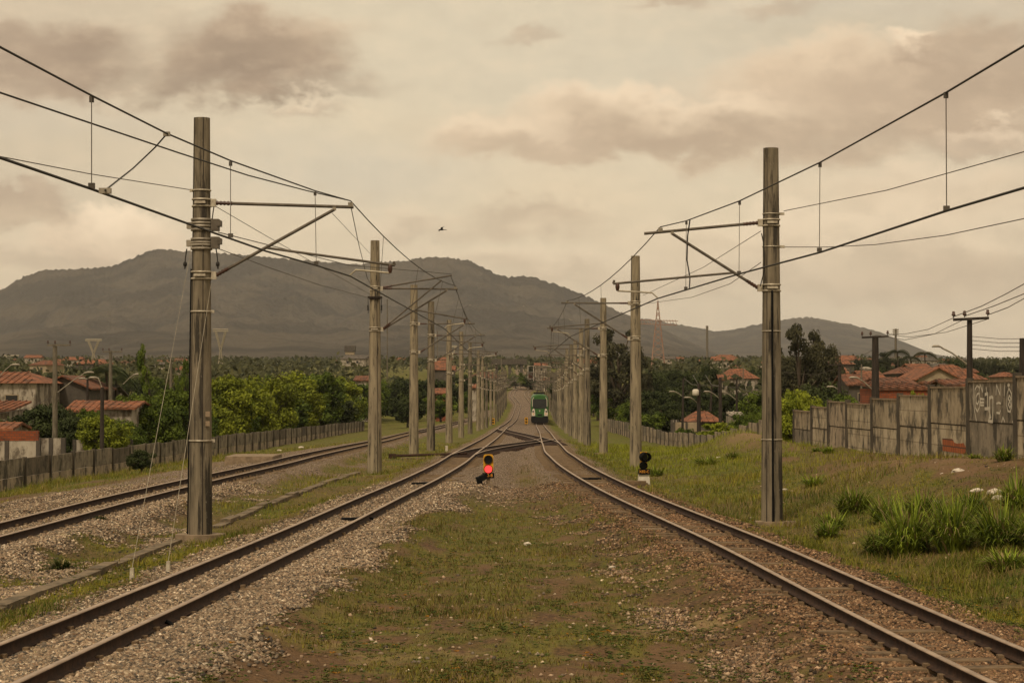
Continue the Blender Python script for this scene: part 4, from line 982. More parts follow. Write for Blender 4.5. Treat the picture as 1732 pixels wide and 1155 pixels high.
# ------------------------------------------------------------------ train
def train():
    D = hit_rail(914, 716.5)[1]; x = float(XR(D)); z = float(z0(D))
    W = 15.4 / F * D; Ht = 50.5 / F * D - .02      # half width at the lens scale of the photo, full height
    root = thing('train', 'green electric train with a dark windscreen coming down the right track', 'train', (x, D, z))
    def at(y): return Vector((float(XR(D + y)), D + y, float(z0(D + y))))
    prof = [(0, .17), (.72, .17), (.90, .24), (.98, .34), (1.0, .55), (.98, .76), (.90, .88), (.72, .955), (.40, .99), (0, 1.0)]
    full = [(a, c) for a, c in prof] + [(-a, c) for a, c in reversed(prof[1:-1])]
    def body(y0, y1, nose, name, mat):
        ys = ([y0, y0 + .12, y0 + .45, y0 + 1.1] if nose else [y0]) + list(np.linspace(y0 + 2.5, y1, 8)); b = MB(); rings = []
        for i, y in enumerate(ys):
            sx, sz, sh = ((.84, .93, .0), (.92, .965, 0), (.975, .99, 0), (1, 1, 0))[i] if nose and i < 4 else (1, 1, 0)
            c = at(y); rings.append([(c.x + a * W * sx, c.y + (0 if i else 0) + (c_ - .3) * .35 * (1 if nose and i < 3 else 0), c.z + (.17 + (c_ - .17) * sz) * Ht) for a, c_ in full])
        n = len(full); vs = [q for r_ in rings for q in r_]; fs = []
        for i in range(len(rings) - 1):
            for k in range(n): fs.append((i * n + k, i * n + (k + 1) % n, (i + 1) * n + (k + 1) % n, (i + 1) * n + k))
        b.add(vs, fs, True); b.add(rings[0], [tuple(range(n))]); b.add(rings[-1], [tuple(reversed(range(n)))])
        return b.build(name, mat, root)
    body(0, 19, True, 'body', M['train_green'])
    for a_, e_ in ((19.7, 38), (38.7, 57)): body(a_, e_, False, 'carriage', M['train_green'])
    c = at(0); fy = lambda h: c.y - .02 + (h - .3) * .35
    def patch(pts, name, mat, d=.05):
        b = MB(); f = [(c.x + u_ * W, fy(h) - d, c.z + (.17 + (h - .17) * .93) * Ht) for u_, h in pts]; k = [(p_[0], p_[1] + d + .03, p_[2]) for p_ in f]; n = len(pts)
        b.add(f + k, [tuple(range(n)), tuple(reversed(range(n, 2 * n)))] + [(i, n + i, n + (i + 1) % n, (i + 1) % n) for i in range(n)]); return b.build(name, mat, root)
    ws = patch([(-.70, .545), (.70, .545), (.76, .62), (.74, .84), (.68, .875), (-.68, .875), (-.74, .84), (-.76, .62)], 'windscreen', M['glass_dark'], .06)
    b = MB(); b.path([(c.x - .1 * W, fy(.57) - .07, c.z + .56 * Ht), (c.x + .05 * W, fy(.6) - .07, c.z + .6 * Ht), (c.x + .35 * W, fy(.66) - .07, c.z + .64 * Ht)], .015, 5); b.build('wiper', M['train_dark'], ws)
    for s in (-1, 1):
        ck = patch([(s * .50, .27), (s * .86, .27), (s * .90, .36), (s * .82, .49), (s * .68, .535), (s * .58, .52), (s * .50, .38)][::(1 if s > 0 else -1)], 'headlight_panel', M['train_white'], .07)
        b = MB(); disc(b, (c.x + s * .72 * W, fy(.42) - .07, c.z + .41 * Ht), .13, .03, 12); b.build('headlight', M['glass_dark'], ck)
        b = MB(); disc(b, (c.x + s * .68 * W, fy(.34) - .07, c.z + .335 * Ht), .09, .03, 12); b.build('tail_light', M['orange_text'], ck)
        patch([(s * .78, .60), (s * .83, .62), (s * .82, .86), (s * .70, .93), (s * .62, .95), (s * .62, .935), (s * .70, .90), (s * .77, .85)][::(1 if s > 0 else -1)], 'white_edge', M['train_white'], .045)
    patch([(-.88, .02), (.88, .02), (.96, .12), (.93, .25), (.5, .27), (.3, .235), (-.3, .235), (-.5, .27), (-.93, .25), (-.96, .12)], 'skirt', M['train_dark'], .28)
    patch([(-.10, .47), (-.02, .44), (0, .395), (.02, .44), (.10, .47), (.02, .465), (0, .50), (-.02, .465)], 'front_emblem', M['train_white'], .05)
    patch([(-.25, .285), (.25, .285), (.25, .33), (-.25, .33)], 'coupler_recess', M['train_dark'], .05)
    b = MB()
    for y0_ in (0.6, 14.5, 21, 34):
        cc = at(y0_ + .5); b.box((cc.x, cc.y + 1, cc.z + .48), (W * 1.7, 2.6, .7))
    b.build('underframe', M['train_dark'], root)
    # roof gear and pantograph
    t0_ = at(4.2); zt = t0_.z + Ht; b = MB(); b.box((t0_.x, t0_.y, zt + .04), (1.3, 1.6, .12)); b.box((t0_.x - .1, t0_.y + 3.5, zt + .1), (1.5, 2.4, .25)); b.build('roof_gear', M['train_dark'], root)
    b = MB()
    for s in (-.45, .45):
        b.path([(t0_.x + s, t0_.y + .6, zt + .1), (t0_.x + s * .7, t0_.y - .5, zt + .5), (t0_.x + s * .5, t0_.y + .3, zt + .92)], .03, 5)
    b.path([(t0_.x - .95, t0_.y + .3, zt + .82), (t0_.x - .75, t0_.y + .3, zt + .95), (t0_.x + .75, t0_.y + .3, zt + .95), (t0_.x + .95, t0_.y + .3, zt + .82)], .035, 5)
    b.path([(t0_.x - .6, t0_.y - .5, zt + .5), (t0_.x + .6, t0_.y - .5, zt + .5)], .03, 5); b.build('pantograph', M['wire'], root)
train()

# ------------------------------------------------------------------ boundary walls and fences
def slab(b, x, y0, y1, z0_, z1_, th): b.box((x, (y0 + y1) / 2, (z0_ + z1_) / 2), (th, y1 - y0, z1_ - z0_))
def high_wall():
    px = [1990, 1815, 1721.6, 1641, 1576, 1523, 1477.5, 1434.6, 1403.4, 1375, 1345]
    top = [622, 638, 646.5, 656.5, 670.5, 676.5, 684.5, 681, 690, 696.5]
    kinds = 'baababaab'
    kinds = ['panel_b', 'panel_a', 'panel_c', 'panel_a', 'panel_b', 'panel_a', 'panel_b', 'panel_d', 'panel_b', 'panel_a']
    low = ['panel_b', 'panel_b', 'panel_c', 'panel_b', 'panel_b', 'panel_b', 'panel_b', 'panel_d', 'panel_b', 'panel_c']
    Y = [CW * F / (p - CX) for p in px]; root = thing('boundary_wall', 'tall stained concrete slab wall with white graffiti, stepping down to the left', 'wall', (CW, Y[0], Gs(CW, Y[0])))
    for i in range(10):
        ya, yb = Y[i], Y[i + 1]; pm = (px[i] + px[i + 1]) / 2; Dm = CW * F / (pm - CX); zt = P(pm, top[i], Dm).z; zg = float(base_r((ya + yb) / 2)) - .5
        sp = zt - (zt - zg - .5) * .53
        b = MB(); slab(b, CW, ya + .09, yb - .09, sp + .02, zt, .11); sl = b.build('upper_slab', M[kinds[i]], root)
        b = MB(); slab(b, CW + .015, ya + .09, yb - .09, zg, sp - .02, .11); b.build('lower_slab', M[low[i]], root)
        b = MB(); slab(b, CW + .01, ya + .09, yb - .09, sp - .022, sp + .022, .06); b.build('joint', M['wall_post'], root)
        b = MB(); slab(b, CW - .005, ya + .09, yb - .09, zt, zt + .05, .16); b.build('coping', M['footing'], root)
    for i, y in enumerate(Y):
        pm = px[i]; zt = max(P(pm, top[min(i, 9)], y).z, P(pm, top[max(i - 1, 0)], y).z) + .12; zg = float(base_r(y)) - .5
        b = MB(); b.box((CW - .02, y, (zt + zg) / 2), (.2, .17, zt - zg)); b.build('post', M['wall_post'], root)
    # graffiti strokes on the second panel, drawn on the slab face
    def W_(cx, cy):
        pxx = 1600 + cx / 7.22; pyy = 630 + cy / 7.22; D = (CW - .07) * F / (pxx - CX); return P(pxx, pyy, D)
    S = [[(330, 120), (325, 300), (340, 470), (362, 585)], [(405, 185), (372, 160), (347, 210), (343, 330), (352, 430), (375, 475), (398, 430), (410, 330), (400, 250), (375, 262), (360, 300), (362, 370), (380, 385), (395, 345)],
         [(398, 230), (410, 140), (440, 235), (446, 150)], [(412, 320), (458, 325)], [(415, 365), (455, 362)], [(415, 398), (452, 398)], [(412, 320), (414, 398)], [(484, 180), (488, 205), (486, 240)], [(472, 268), (500, 255), (502, 445)], [(468, 442), (530, 438)],
         [(525, 300), (527, 500), (515, 590)], [(530, 312), (550, 296), (567, 310), (566, 470), (560, 598), (510, 592)], [(605, 270), (612, 150), (655, 272), (660, 140)], [(612, 378), (640, 368), (662, 378)], [(612, 490), (650, 497), (658, 465)],
         [(715, 122), (706, 280)], [(765, 190), (742, 260), (735, 400), (750, 468), (778, 480), (798, 410), (796, 260), (768, 200)], [(770, 280), (755, 320), (775, 350), (790, 320), (770, 280)], [(775, 350), (757, 390), (775, 430), (792, 395), (775, 350)], [(760, 138), (750, 152), (762, 165), (774, 150), (760, 138)],
         [(838, 150), (818, 170), (820, 235), (842, 240)], [(820, 290), (842, 300)], [(822, 380), (812, 440), (822, 495), (843, 505)], [(845, 130), (848, 380), (845, 500)], [(675, 605), (690, 545), (712, 600)], [(805, 600), (822, 622), (850, 612)], [(515, 455), (545, 545), (520, 560)]]
    b = MB()
    for k, st in enumerate(S):
        q = [W_(*p_) for p_ in st]; w = .085 if k in (8, 9, 10, 11) else .055
        off = -.002 - .0004 * k
        for i in range(len(q) - 1):
            a, c = q[i], q[i + 1]; d = (c - a); d.x = 0; d.normalize(); n = Vector((0, -d.z, d.y)) * w / 2; e = d * w * .3
            xx = CW - .055 + off
            b.add([(xx, *(a - e - n)[1:]), (xx, *(c + e - n)[1:]), (xx, *(c + e + n)[1:]), (xx, *(a - e + n)[1:])], [(0, 1, 2, 3)]); off -= .00003
    tag(b.build('graffiti', M['white'], root), 'white looping graffiti letters')
    pts = [(1592, 741), (1609, 742), (1612, 748), (1617, 750), (1628, 749), (1632, 757), (1631, 768), (1618, 766), (1593, 762)]
    D = lambda p_: (CW - .07) * F / (p_ - CX)
    q = [P(a, c, D(a)) for a, c in pts]; b = MB(); b.poly([(CW - .052, v.y, v.z) for v in q][::-1]); n = len(q)
    m = bpy.data.materials.new('x'); bpy.data.materials.remove(m)
    tag(b.build('exposed_bricks', M['brick_side'], root), 'patch of bare orange bricks where the render fell off')
def brick_side():
    m, t, b, out = new_mat('exposed_orange_brick'); tc = t.node('ShaderNodeTexCoord')
    sp = t.node('ShaderNodeSeparateXYZ', {0: tc.outputs['Object']}); cb = t.node('ShaderNodeCombineXYZ', {0: sp.outputs[1], 1: sp.outputs[2]})
    br = t.node('ShaderNodeTexBrick', {'Vector': cb.outputs[0], 'Color1': (.36, .10, .03, 1), 'Color2': (.27, .07, .022, 1), 'Mortar': (.09, .045, .028, 1), 'Scale': 1.0, 'Mortar Size': .02, 'Brick Width': .3, 'Row Height': .2})
    t.l.new(br.outputs[0], b.inputs['Base Color']); b.inputs['Roughness'].default_value = .92; return m
M['brick_side'] = brick_side()
high_wall()
def low_fence(label, X, y0, y1, step, topf, basef, mats, seed):
    r = random.Random(seed); root = thing('panel_fence', label, 'fence', (X, y0, float(basef(y0)))); y = y0
    s = -1 if X > 0 else 1
    while y < y1:
        ya, yb = y, y + step; zt = float(topf((ya + yb) / 2)) + r.uniform(-.05, .05); zg = float(basef((ya + yb) / 2)) - .6; sp = zt - .60 * (zt - zg - .6)
        b = MB(); slab(b, X + r.uniform(-.01, .01), ya + .08, yb - .08, sp + .015, zt, .07)
        b.build('panel', M[r.choice(mats)], root); b = MB(); slab(b, X + s * -.012, ya + .08, yb - .08, zg, sp - .015, .07); b.build('lower_panel', M['panel_d'], root)
        b = MB(); b.box((X + s * .02, ya, (zt + .07 + zg) / 2), (.17, .15, zt + .07 - zg)); b.build('post', M['wall_post'], root); y += step

M['panel_e'] = panel_mat('dark_fence_slab', (.15, .12, .085), (.09, .073, .054), False, False)
low_fence('long low fence of stained concrete panels beyond the outermost left track', CF, 48.2, 282, 4.7, lambda y: np.interp(y, [60, 82, 166, 287, 300], [-.2, -.24, -.78, -1.78, -1.9]), base_l, ['panel_c', 'panel_c', 'panel_e'], 5)
low_fence('low pale panel fence along the bright lawn behind the right poles', CW, 100.2, 288, 4.6, lambda y: np.interp(y, [98, 107, 115, 129, 135, 167, 206, 267, 290], [1.3, .95, .5, -.2, -.36, -.85, -.95, -1.24, -1.4]), base_r, ['panel_d', 'panel_d', 'panel_c'], 9)

# ------------------------------------------------------------------ small things on the ground
def trough():
    pts = [(-60, 1062), (0, 1038), (60, 1012), (130, 985), (190, 960), (250, 938), (300, 918)]
    pts2 = [(366, 893), (440, 861), (500, 840), (560, 815), (606, 801)]
    for i, (pp, lb) in enumerate(((pts, 'concrete trough kerb running to the foot of the nearest left pole'), (pts2, 'concrete trough kerb between the first and second left poles'))):
        q = [hit(*a) for a in pp]; b = MB()
        for a, c in zip(q, q[1:]):
            m = (a + c) / 2; d = c - a; L_ = d.length; rz = math.atan2(d.y, d.x); n = max(1, int(L_ / 1.2))
            for k in range(n):
                e = a + d * ((k + .5) / n); b.box((e.x, e.y, Gs(e.x, e.y) - .02 + random.uniform(-.01, .01)), (L_ / n - .03, .24, .20), rz=rz + random.uniform(-.02, .02))
        o = b.build('cable_trough', M['kerb']); tag(o, lb, 'kerb', 'concrete cable troughs')
trough()
def slab_thing(name, label, cat, c0, size, mat, rz=0, dz=.0):
    g = hit(*c0); b = MB(); b.box((g.x, g.y, g.z + size[2] / 2 - .12 + dz), size, rz=rz); return tag(b.build(name, M[mat]), label, cat)
slab_thing('concrete_lid', 'flat pale concrete chamber lid beyond the outermost left track', 'slab', (430, 782), (1.9, 3.2, .42), 'footing', .0)
slab_thing('concrete_lid', 'small square concrete plate in the gravel right of the left track', 'slab', (644, 899), (.42, .5, .17), 'footing')
slab_thing('concrete_lid', 'short concrete slab in the grass beside the train track', 'slab', (1105, 897), (.45, .35, .16), 'footing')
g = hit(705, 777); root = thing('point_rods', 'long black point rods on a concrete strip at the third left pole', 'point rods', tuple(g))
b = MB(); a, c = hit(664, 777), hit(790, 771); a.z += .16; c.z += .12; b.path([a, (a + c) / 2, c], .06, 6); b.path([a + Vector((0, .5, .03)), c + Vector((0, .6, 0))], .035, 6); b.box(a, (.35, .3, .22)); b.build('rod', M['rail_side'], root)
b = MB(); b.box((g.x, g.y + .35, g.z + .0), (1.5, .4, .16)); b.build('strip', M['footing'], root)
for (px, py, lb) in ((716, 810, 'black stretcher fitting between the rails left of the signal'), (605, 868, 'flat black fitting between the rails of the gravel track'), (998, 803, 'black fitting between the rails of the train track')):
    gx, gy = hit_rail(px, py); z = float(z0(gy)); b = MB(); b.box((gx, gy, z - .13), (.7, .22, .06), rz=.1); b.box((gx + .1, gy - .2, z - .12), (.3, .3, .07), rz=-.2)
    tag(b.build('rail_fitting', M['black']), lb, 'rail fitting', 'black rail fittings')
g = hit(755.5, 763); b = MB(); b.box((g.x, g.y, g.z + .12), (.14, .14, .34), taper=.9); tag(b.build('marker_stub', M['litter']), 'short grey concrete stub beside the left track near the fourth pole', 'marker')
g = hit(1078, 822); b = MB(); b.box((g.x - .1, g.y, g.z + .04), (.8, .25, .12), rz=.1); b.box((g.x - .1, g.y, g.z + .13), (.7, .22, .06), rz=.05); tag(b.build('timber_offcut', M['sleeper']), 'stacked brown sleepers ends beside the black signal', 'timber')
LIT = [(1580, 853, .22, 'pale paper lump in front of the tallest grass clumps'), (1651, 833, .26, 'pale flat scrap on the bank below the graffiti'), (1681, 836, .30, 'long pale plastic scrap on the bank below the exposed bricks'), (1620, 800, .28, 'small white scrap lying closest to the wall'), (1594, 803, .13, 'tiny white scrap left of the scrap by the wall'),
       (1327, 829, .14, 'white bottle lying just right of the nearest right pole'), (1690, 846, .28, 'white plastic bag sticking out of the grass at far right'), (1158, 779, .3, 'reddish stone in the lawn right of the black signal'), (1215, 775, .18, 'pale stone beside the lawn'), (510, 758, .35, 'white scrap on the grass near the left fence'), (473, 763, .3, 'white scrap left of the other scrap near the left fence'), (553, 1088, .09, 'pale round stone in the foreground weeds'), (892, 921, .14, 'pale flat stone on the middle of the island'), (1035, 960, .1, 'pale stone left of the brown ballast')]
for (px, py, s, lb) in LIT:
    g = hit(px, py); r = np.random.default_rng(px); b = MB(); me = bmesh.new(); bmesh.ops.create_icosphere(me, subdivisions=2, radius=s / 2)
    for v in me.verts: v.co = Vector((v.co.x * 1.2, v.co.y * .8, v.co.z * .55)) * (1 + .5 * (float(fbm(v.co.x / s * 3 + px, v.co.y / s * 3 + v.co.z / s * 2, 3)) - .5)) + Vector(r.normal(0, s * .03, 3))
    b.add([v.co + g + Vector((0, 0, s * .12)) for v in me.verts], [[v.index for v in f.verts] for f in me.faces], False); me.free()
    tag(b.build('scrap' if 'stone' not in lb else 'stone', M['litter'] if 'reddish' not in lb else M['sleeper']), lb, 'litter' if 'stone' not in lb else 'stone')
g = hit(866, 1018); 
# rubble at the dirt heap: a few countable clods are stones of their own, the heap itself is ground

# ------------------------------------------------------------------ tall grass clumps
def clump(px, py, wpx, hpx, label, seed, n=520, col=((.055, .09, .012), (.25, .31, .03))):
    g = hit(px, py); D = g.y; Rr = wpx * .80 / F * D / 2; kk = (seed * 37 % 10) / 10; col = tuple(tuple(x * (.8 + .45 * kk) for x in q_) for q_ in col); Hh = hpx / F * D; r = np.random.default_rng(seed)
    an = r.random(n) * 6.28; rad = np.sqrt(r.random(n)) * Rr * .5; x = rad * np.cos(an); y = rad * np.sin(an); out = an + r.normal(0, .9, n)
    L_ = Hh * (.45 + .75 * r.random(n)) * (1.12 - .75 * rad / (Rr + 1e-6)); reach = Rr * (.15 + 1.0 * r.random(n) ** 1.1); seg = 6; w = (.010 + .012 * r.random(n))
    d = np.stack([np.cos(out), np.sin(out)], 1); prp = np.stack([-d[:, 1], d[:, 0]], 1); V = []
    droop = r.random(n) ** .7 * 1.15
    for k in range(seg + 1):
        t = k / seg; c = np.stack([x, y], 1) + d * (reach * t ** 1.25)[:, None]; z = L_ * (t - droop * .62 * t ** 3)
        ww = w * (1 - t ** 2.2) + .0012
        for s in (-1, 1): V.append(np.concatenate([c + s * prp * ww[:, None], z[:, None]], 1))
    V = np.stack(V, 1); m = 2 * (seg + 1); fb = np.array([[2 * k, 2 * k + 1, 2 * k + 3, 2 * k + 2] for k in range(seg)])
    Fc = (np.arange(n)[:, None, None] * m + fb[None]).reshape(-1, 4); q = r.random((n, 1)); c = np.array([col[0]]) * (1 - q) + np.array([col[1]]) * q
    dead = r.random((n, 1)) < .14; c = np.where(dead, np.array([[.26, .2, .09]]), c)
    g.z = Gs(g.x, g.y) - .03
    o = link('grass_clump', npmesh('grass_clump', V.reshape(-1, 3), Fc, np.repeat(c, m, 0)), M['blade'], None, g); tag(o, label, 'grass clump', 'tall grass clumps on the right bank')
CL = [(1442, 868, 90, 62, 'tall grass clump standing alone highest on the left of the bank', 700), (1405, 900, 70, 42, 'low grass clump left of the big clumps beside the track', 420), (1398, 912, 60, 38, 'small olive clump nearest the nearest right pole', 350), (1490, 935, 95, 62, 'medium clump at the left foot of the largest clumps', 600),
      (1535, 938, 130, 110, 'largest dark green clump, left of the middle one', 1100), (1610, 934, 120, 115, 'tall upright clump in the middle of the bank thicket', 1100), (1690, 930, 130, 95, 'wide clump right of the middle clump, near the photo edge', 1000), (1700, 962, 110, 45, 'low spreading clump in front of the rightmost clumps', 500),
      (1500, 880, 90, 55, 'clump behind the largest clump on its left', 600), (1560, 878, 100, 60, 'yellow green clump behind the largest clump', 600), (1640, 880, 90, 60, 'clump behind the middle tall clump', 600), (1720, 866, 80, 72, 'upright clump at the right edge under the graffiti', 700), (1755, 925, 120, 85, 'clump cut by the right edge of the view', 600),
      (1697, 783, 46, 34, 'grass tuft at the wall foot under the graffiti', 300), (1648, 776, 30, 14, 'little tuft at the post foot left of the graffiti', 140), (1400, 768, 40, 18, 'grass tuft at the left end of the high wall', 200), (1380, 764, 30, 12, 'smallest tuft near the dirt heap', 140), (1375, 820, 60, 26, 'faint tuft on the bank above the single clump', 260),
      (1195, 790, 70, 22, 'tuft on the lawn in front of the low right fence', 260), (1110, 805, 40, 26, 'tuft just right of the black signal', 240), (1240, 780, 50, 20, 'tuft on the lawn before the dirt heap', 200), (1600, 770, 60, 12, 'line of grass under the exposed bricks', 200)]
for i, (a, c, w, h, lb, n) in enumerate(CL): clump(a, c, w, h, lb, 100 + i, n)
CL2 = [(105, 965, 50, 22, 'dark weed tuft between the outer tracks at left'), (172, 880, 26, 12, 'small green tuft at the rail of the outermost track'), (810, 760, 0, 0, '')]
for (a, c, w, h, lb) in CL2[:2]: clump(a, c, w, h, lb, a, 260, ((.02, .035, .008), (.06, .07, .012)))
g = hit(846, 757)

# ------------------------------------------------------------------ trees
def crown_arrays(seed, kind):
    r = np.random.default_rng(seed)
    spec = {'broad': (64, 210, .048, 1.0), 'round': (54, 210, .046, 1.0), 'airy': (64, 170, .036, 1.0), 'shrub': (40, 190, .06, 1.0), 'shoot': (26, 110, .045, 1.0)}[kind]
    nc, nl, ls, _ = spec
    d = r.normal(size=(nc, 3)); d /= np.linalg.norm(d, axis=1)[:, None]; rad = .35 + .5 * r.random(nc) ** .6
    c = d * rad[:, None] * np.array([.46, .46, .40]) * 1.1
    if kind == 'airy': c = d * rad[:, None] * np.array([.40, .40, .50]); c[:, 2] += .05
    if kind == 'shoot': t = r.random(nc); c = np.stack([(t - .2) * -.55 + r.normal(0, .07, nc), r.normal(0, .1, nc), t * .95 - .45], 1)
    cr = (.075 + .10 * r.random(nc)) * (.62 if kind in ('airy', 'shoot') else 1)
    ci = np.repeat(np.arange(nc), nl); n = len(ci)
    off = r.normal(size=(n, 3)); off /= np.linalg.norm(off, axis=1)[:, None]; off *= (r.random(n) ** .45)[:, None]
    p = c[ci] + off * cr[ci][:, None] * np.array([1, 1, .75]); p[:, 2] += .5
    s = ls * (.5 + .7 * r.random(n)) * .55
    nrm = off * .7 + r.normal(size=(n, 3)) * .6 + np.array([0, 0, .5]); nrm /= np.linalg.norm(nrm, axis=1)[:, None]
    a = np.cross(nrm, r.normal(size=(n, 3))); a /= np.linalg.norm(a, axis=1)[:, None] + 1e-9; b = np.cross(nrm, a)
    s = s[:, None]; V = np.stack([p - a * s, p - b * s * .55, p + a * s, p + b * s * .55], 1).reshape(-1, 3)
    tone = np.clip(r.random(nc)[ci] * .6 + r.random(n) * .45 - .02, 0, 1)
    return V, np.arange(n * 4).reshape(-1, 4), np.repeat(tone, 4), c, n
PAL = {'yg': ((.050, .072, .008), (.25, .28, .02)), 'mid': ((.026, .048, .008), (.14, .185, .018)), 'dk': ((.016, .026, .009), (.062, .078, .02)), 'lime': ((.095, .13, .010), (.28, .31, .022)), 'euc': ((.035, .036, .018), (.085, .078, .034)), 'ol': ((.045, .042, .014), (.10, .085, .024)), 'far': ((.022, .027, .013), (.05, .053, .022))}
_tc = {}
def crown_mesh(kind, pal, v):
    k = (kind, pal, v)
    if k not in _tc:
        V, Fc, tone, c, n = crown_arrays(hash((len(kind), v)) % 9999 + len(pal) * 7, kind); a, b = np.array(PAL[pal][0]), np.array(PAL[pal][1])
        col = a[None] * (1 - tone[:, None]) + b[None] * tone[:, None]
        me = npmesh('crown', V, Fc, col); me.materials.append(M['leaf'])
        tb = MB(); top = .30 if kind != 'shrub' else .1
        if kind == 'airy': top = .5
        tb.path([(0, 0, -.12), (.01, 0, .1), (-.01, .01, top), (.02, 0, top + .2)], [.035, .028, .02, .008], 8)
        for i in range(0, len(c), 4):
            q = Vector(c[i]) + Vector((0, 0, .5)); st = Vector((0, 0, min(top, max(.1, q.z * .5)))); tb.path([st, st.lerp(q, .5) + Vector((0, 0, .03)), q], [.014, .009, .004], 5)
        tm = bpy.data.meshes.new('trunk'); tm.from_pydata(tb.v, [], tb.f); tm.polygons.foreach_set('use_smooth', tb.s); tm.materials.append(M['bark'])
        _tc[k] = (me, tm)
    return _tc[k]
def tree_at(x, y, zb, h, w, kind, pal, label, group=None, name='tree', cat='tree', v=None):
    cm, tm = crown_mesh(kind, pal, random.randint(0, 2) if v is None else v)
    root = thing(name, label, cat, (x, y, zb), group); root.scale = (w, w, h); root.rotation_euler = (0, 0, random.uniform(0, 6.28) if kind != 'shoot' else 0)
    for n_, me in (('crown', cm), ('trunk', tm)):
        o = bpy.data.objects.new(n_, me); COL.objects.link(o); o.parent = root
    return root
def tree(px, ptop, D, wpx, kind, pal, label, group=None, name='tree', v=None, pbase=None, cat='tree'):
    if px < 660 and D < 400 and group and 'far' not in pal: D = max(D, 24.0 * F / (CX - px))      # keep clear of the fence lines
    if px > 980 and D < 400: D = max(D, 15.0 * F / (px - CX))
    if kind == 'airy' and px > 900: wpx *= 1.55
    if group == GL and 330 < px < 640 and kind != 'shrub': ptop -= 5; wpx *= 1.18
    q = P(px, ptop, D); zb = P(px, pbase, D).z if pbase else min(Gs(q.x, D), q.z - 2.2)
    return tree_at(q.x, D, zb, (q.z - zb) * .98, wpx / F * D * 1.12, kind, pal, label, group, name, cat, v)
GL = 'leafy trees behind the left fence'; GM = 'dark trees beyond the pole rows'; GR = 'trees behind the low right fence'; GT = 'trees between the houses at right'
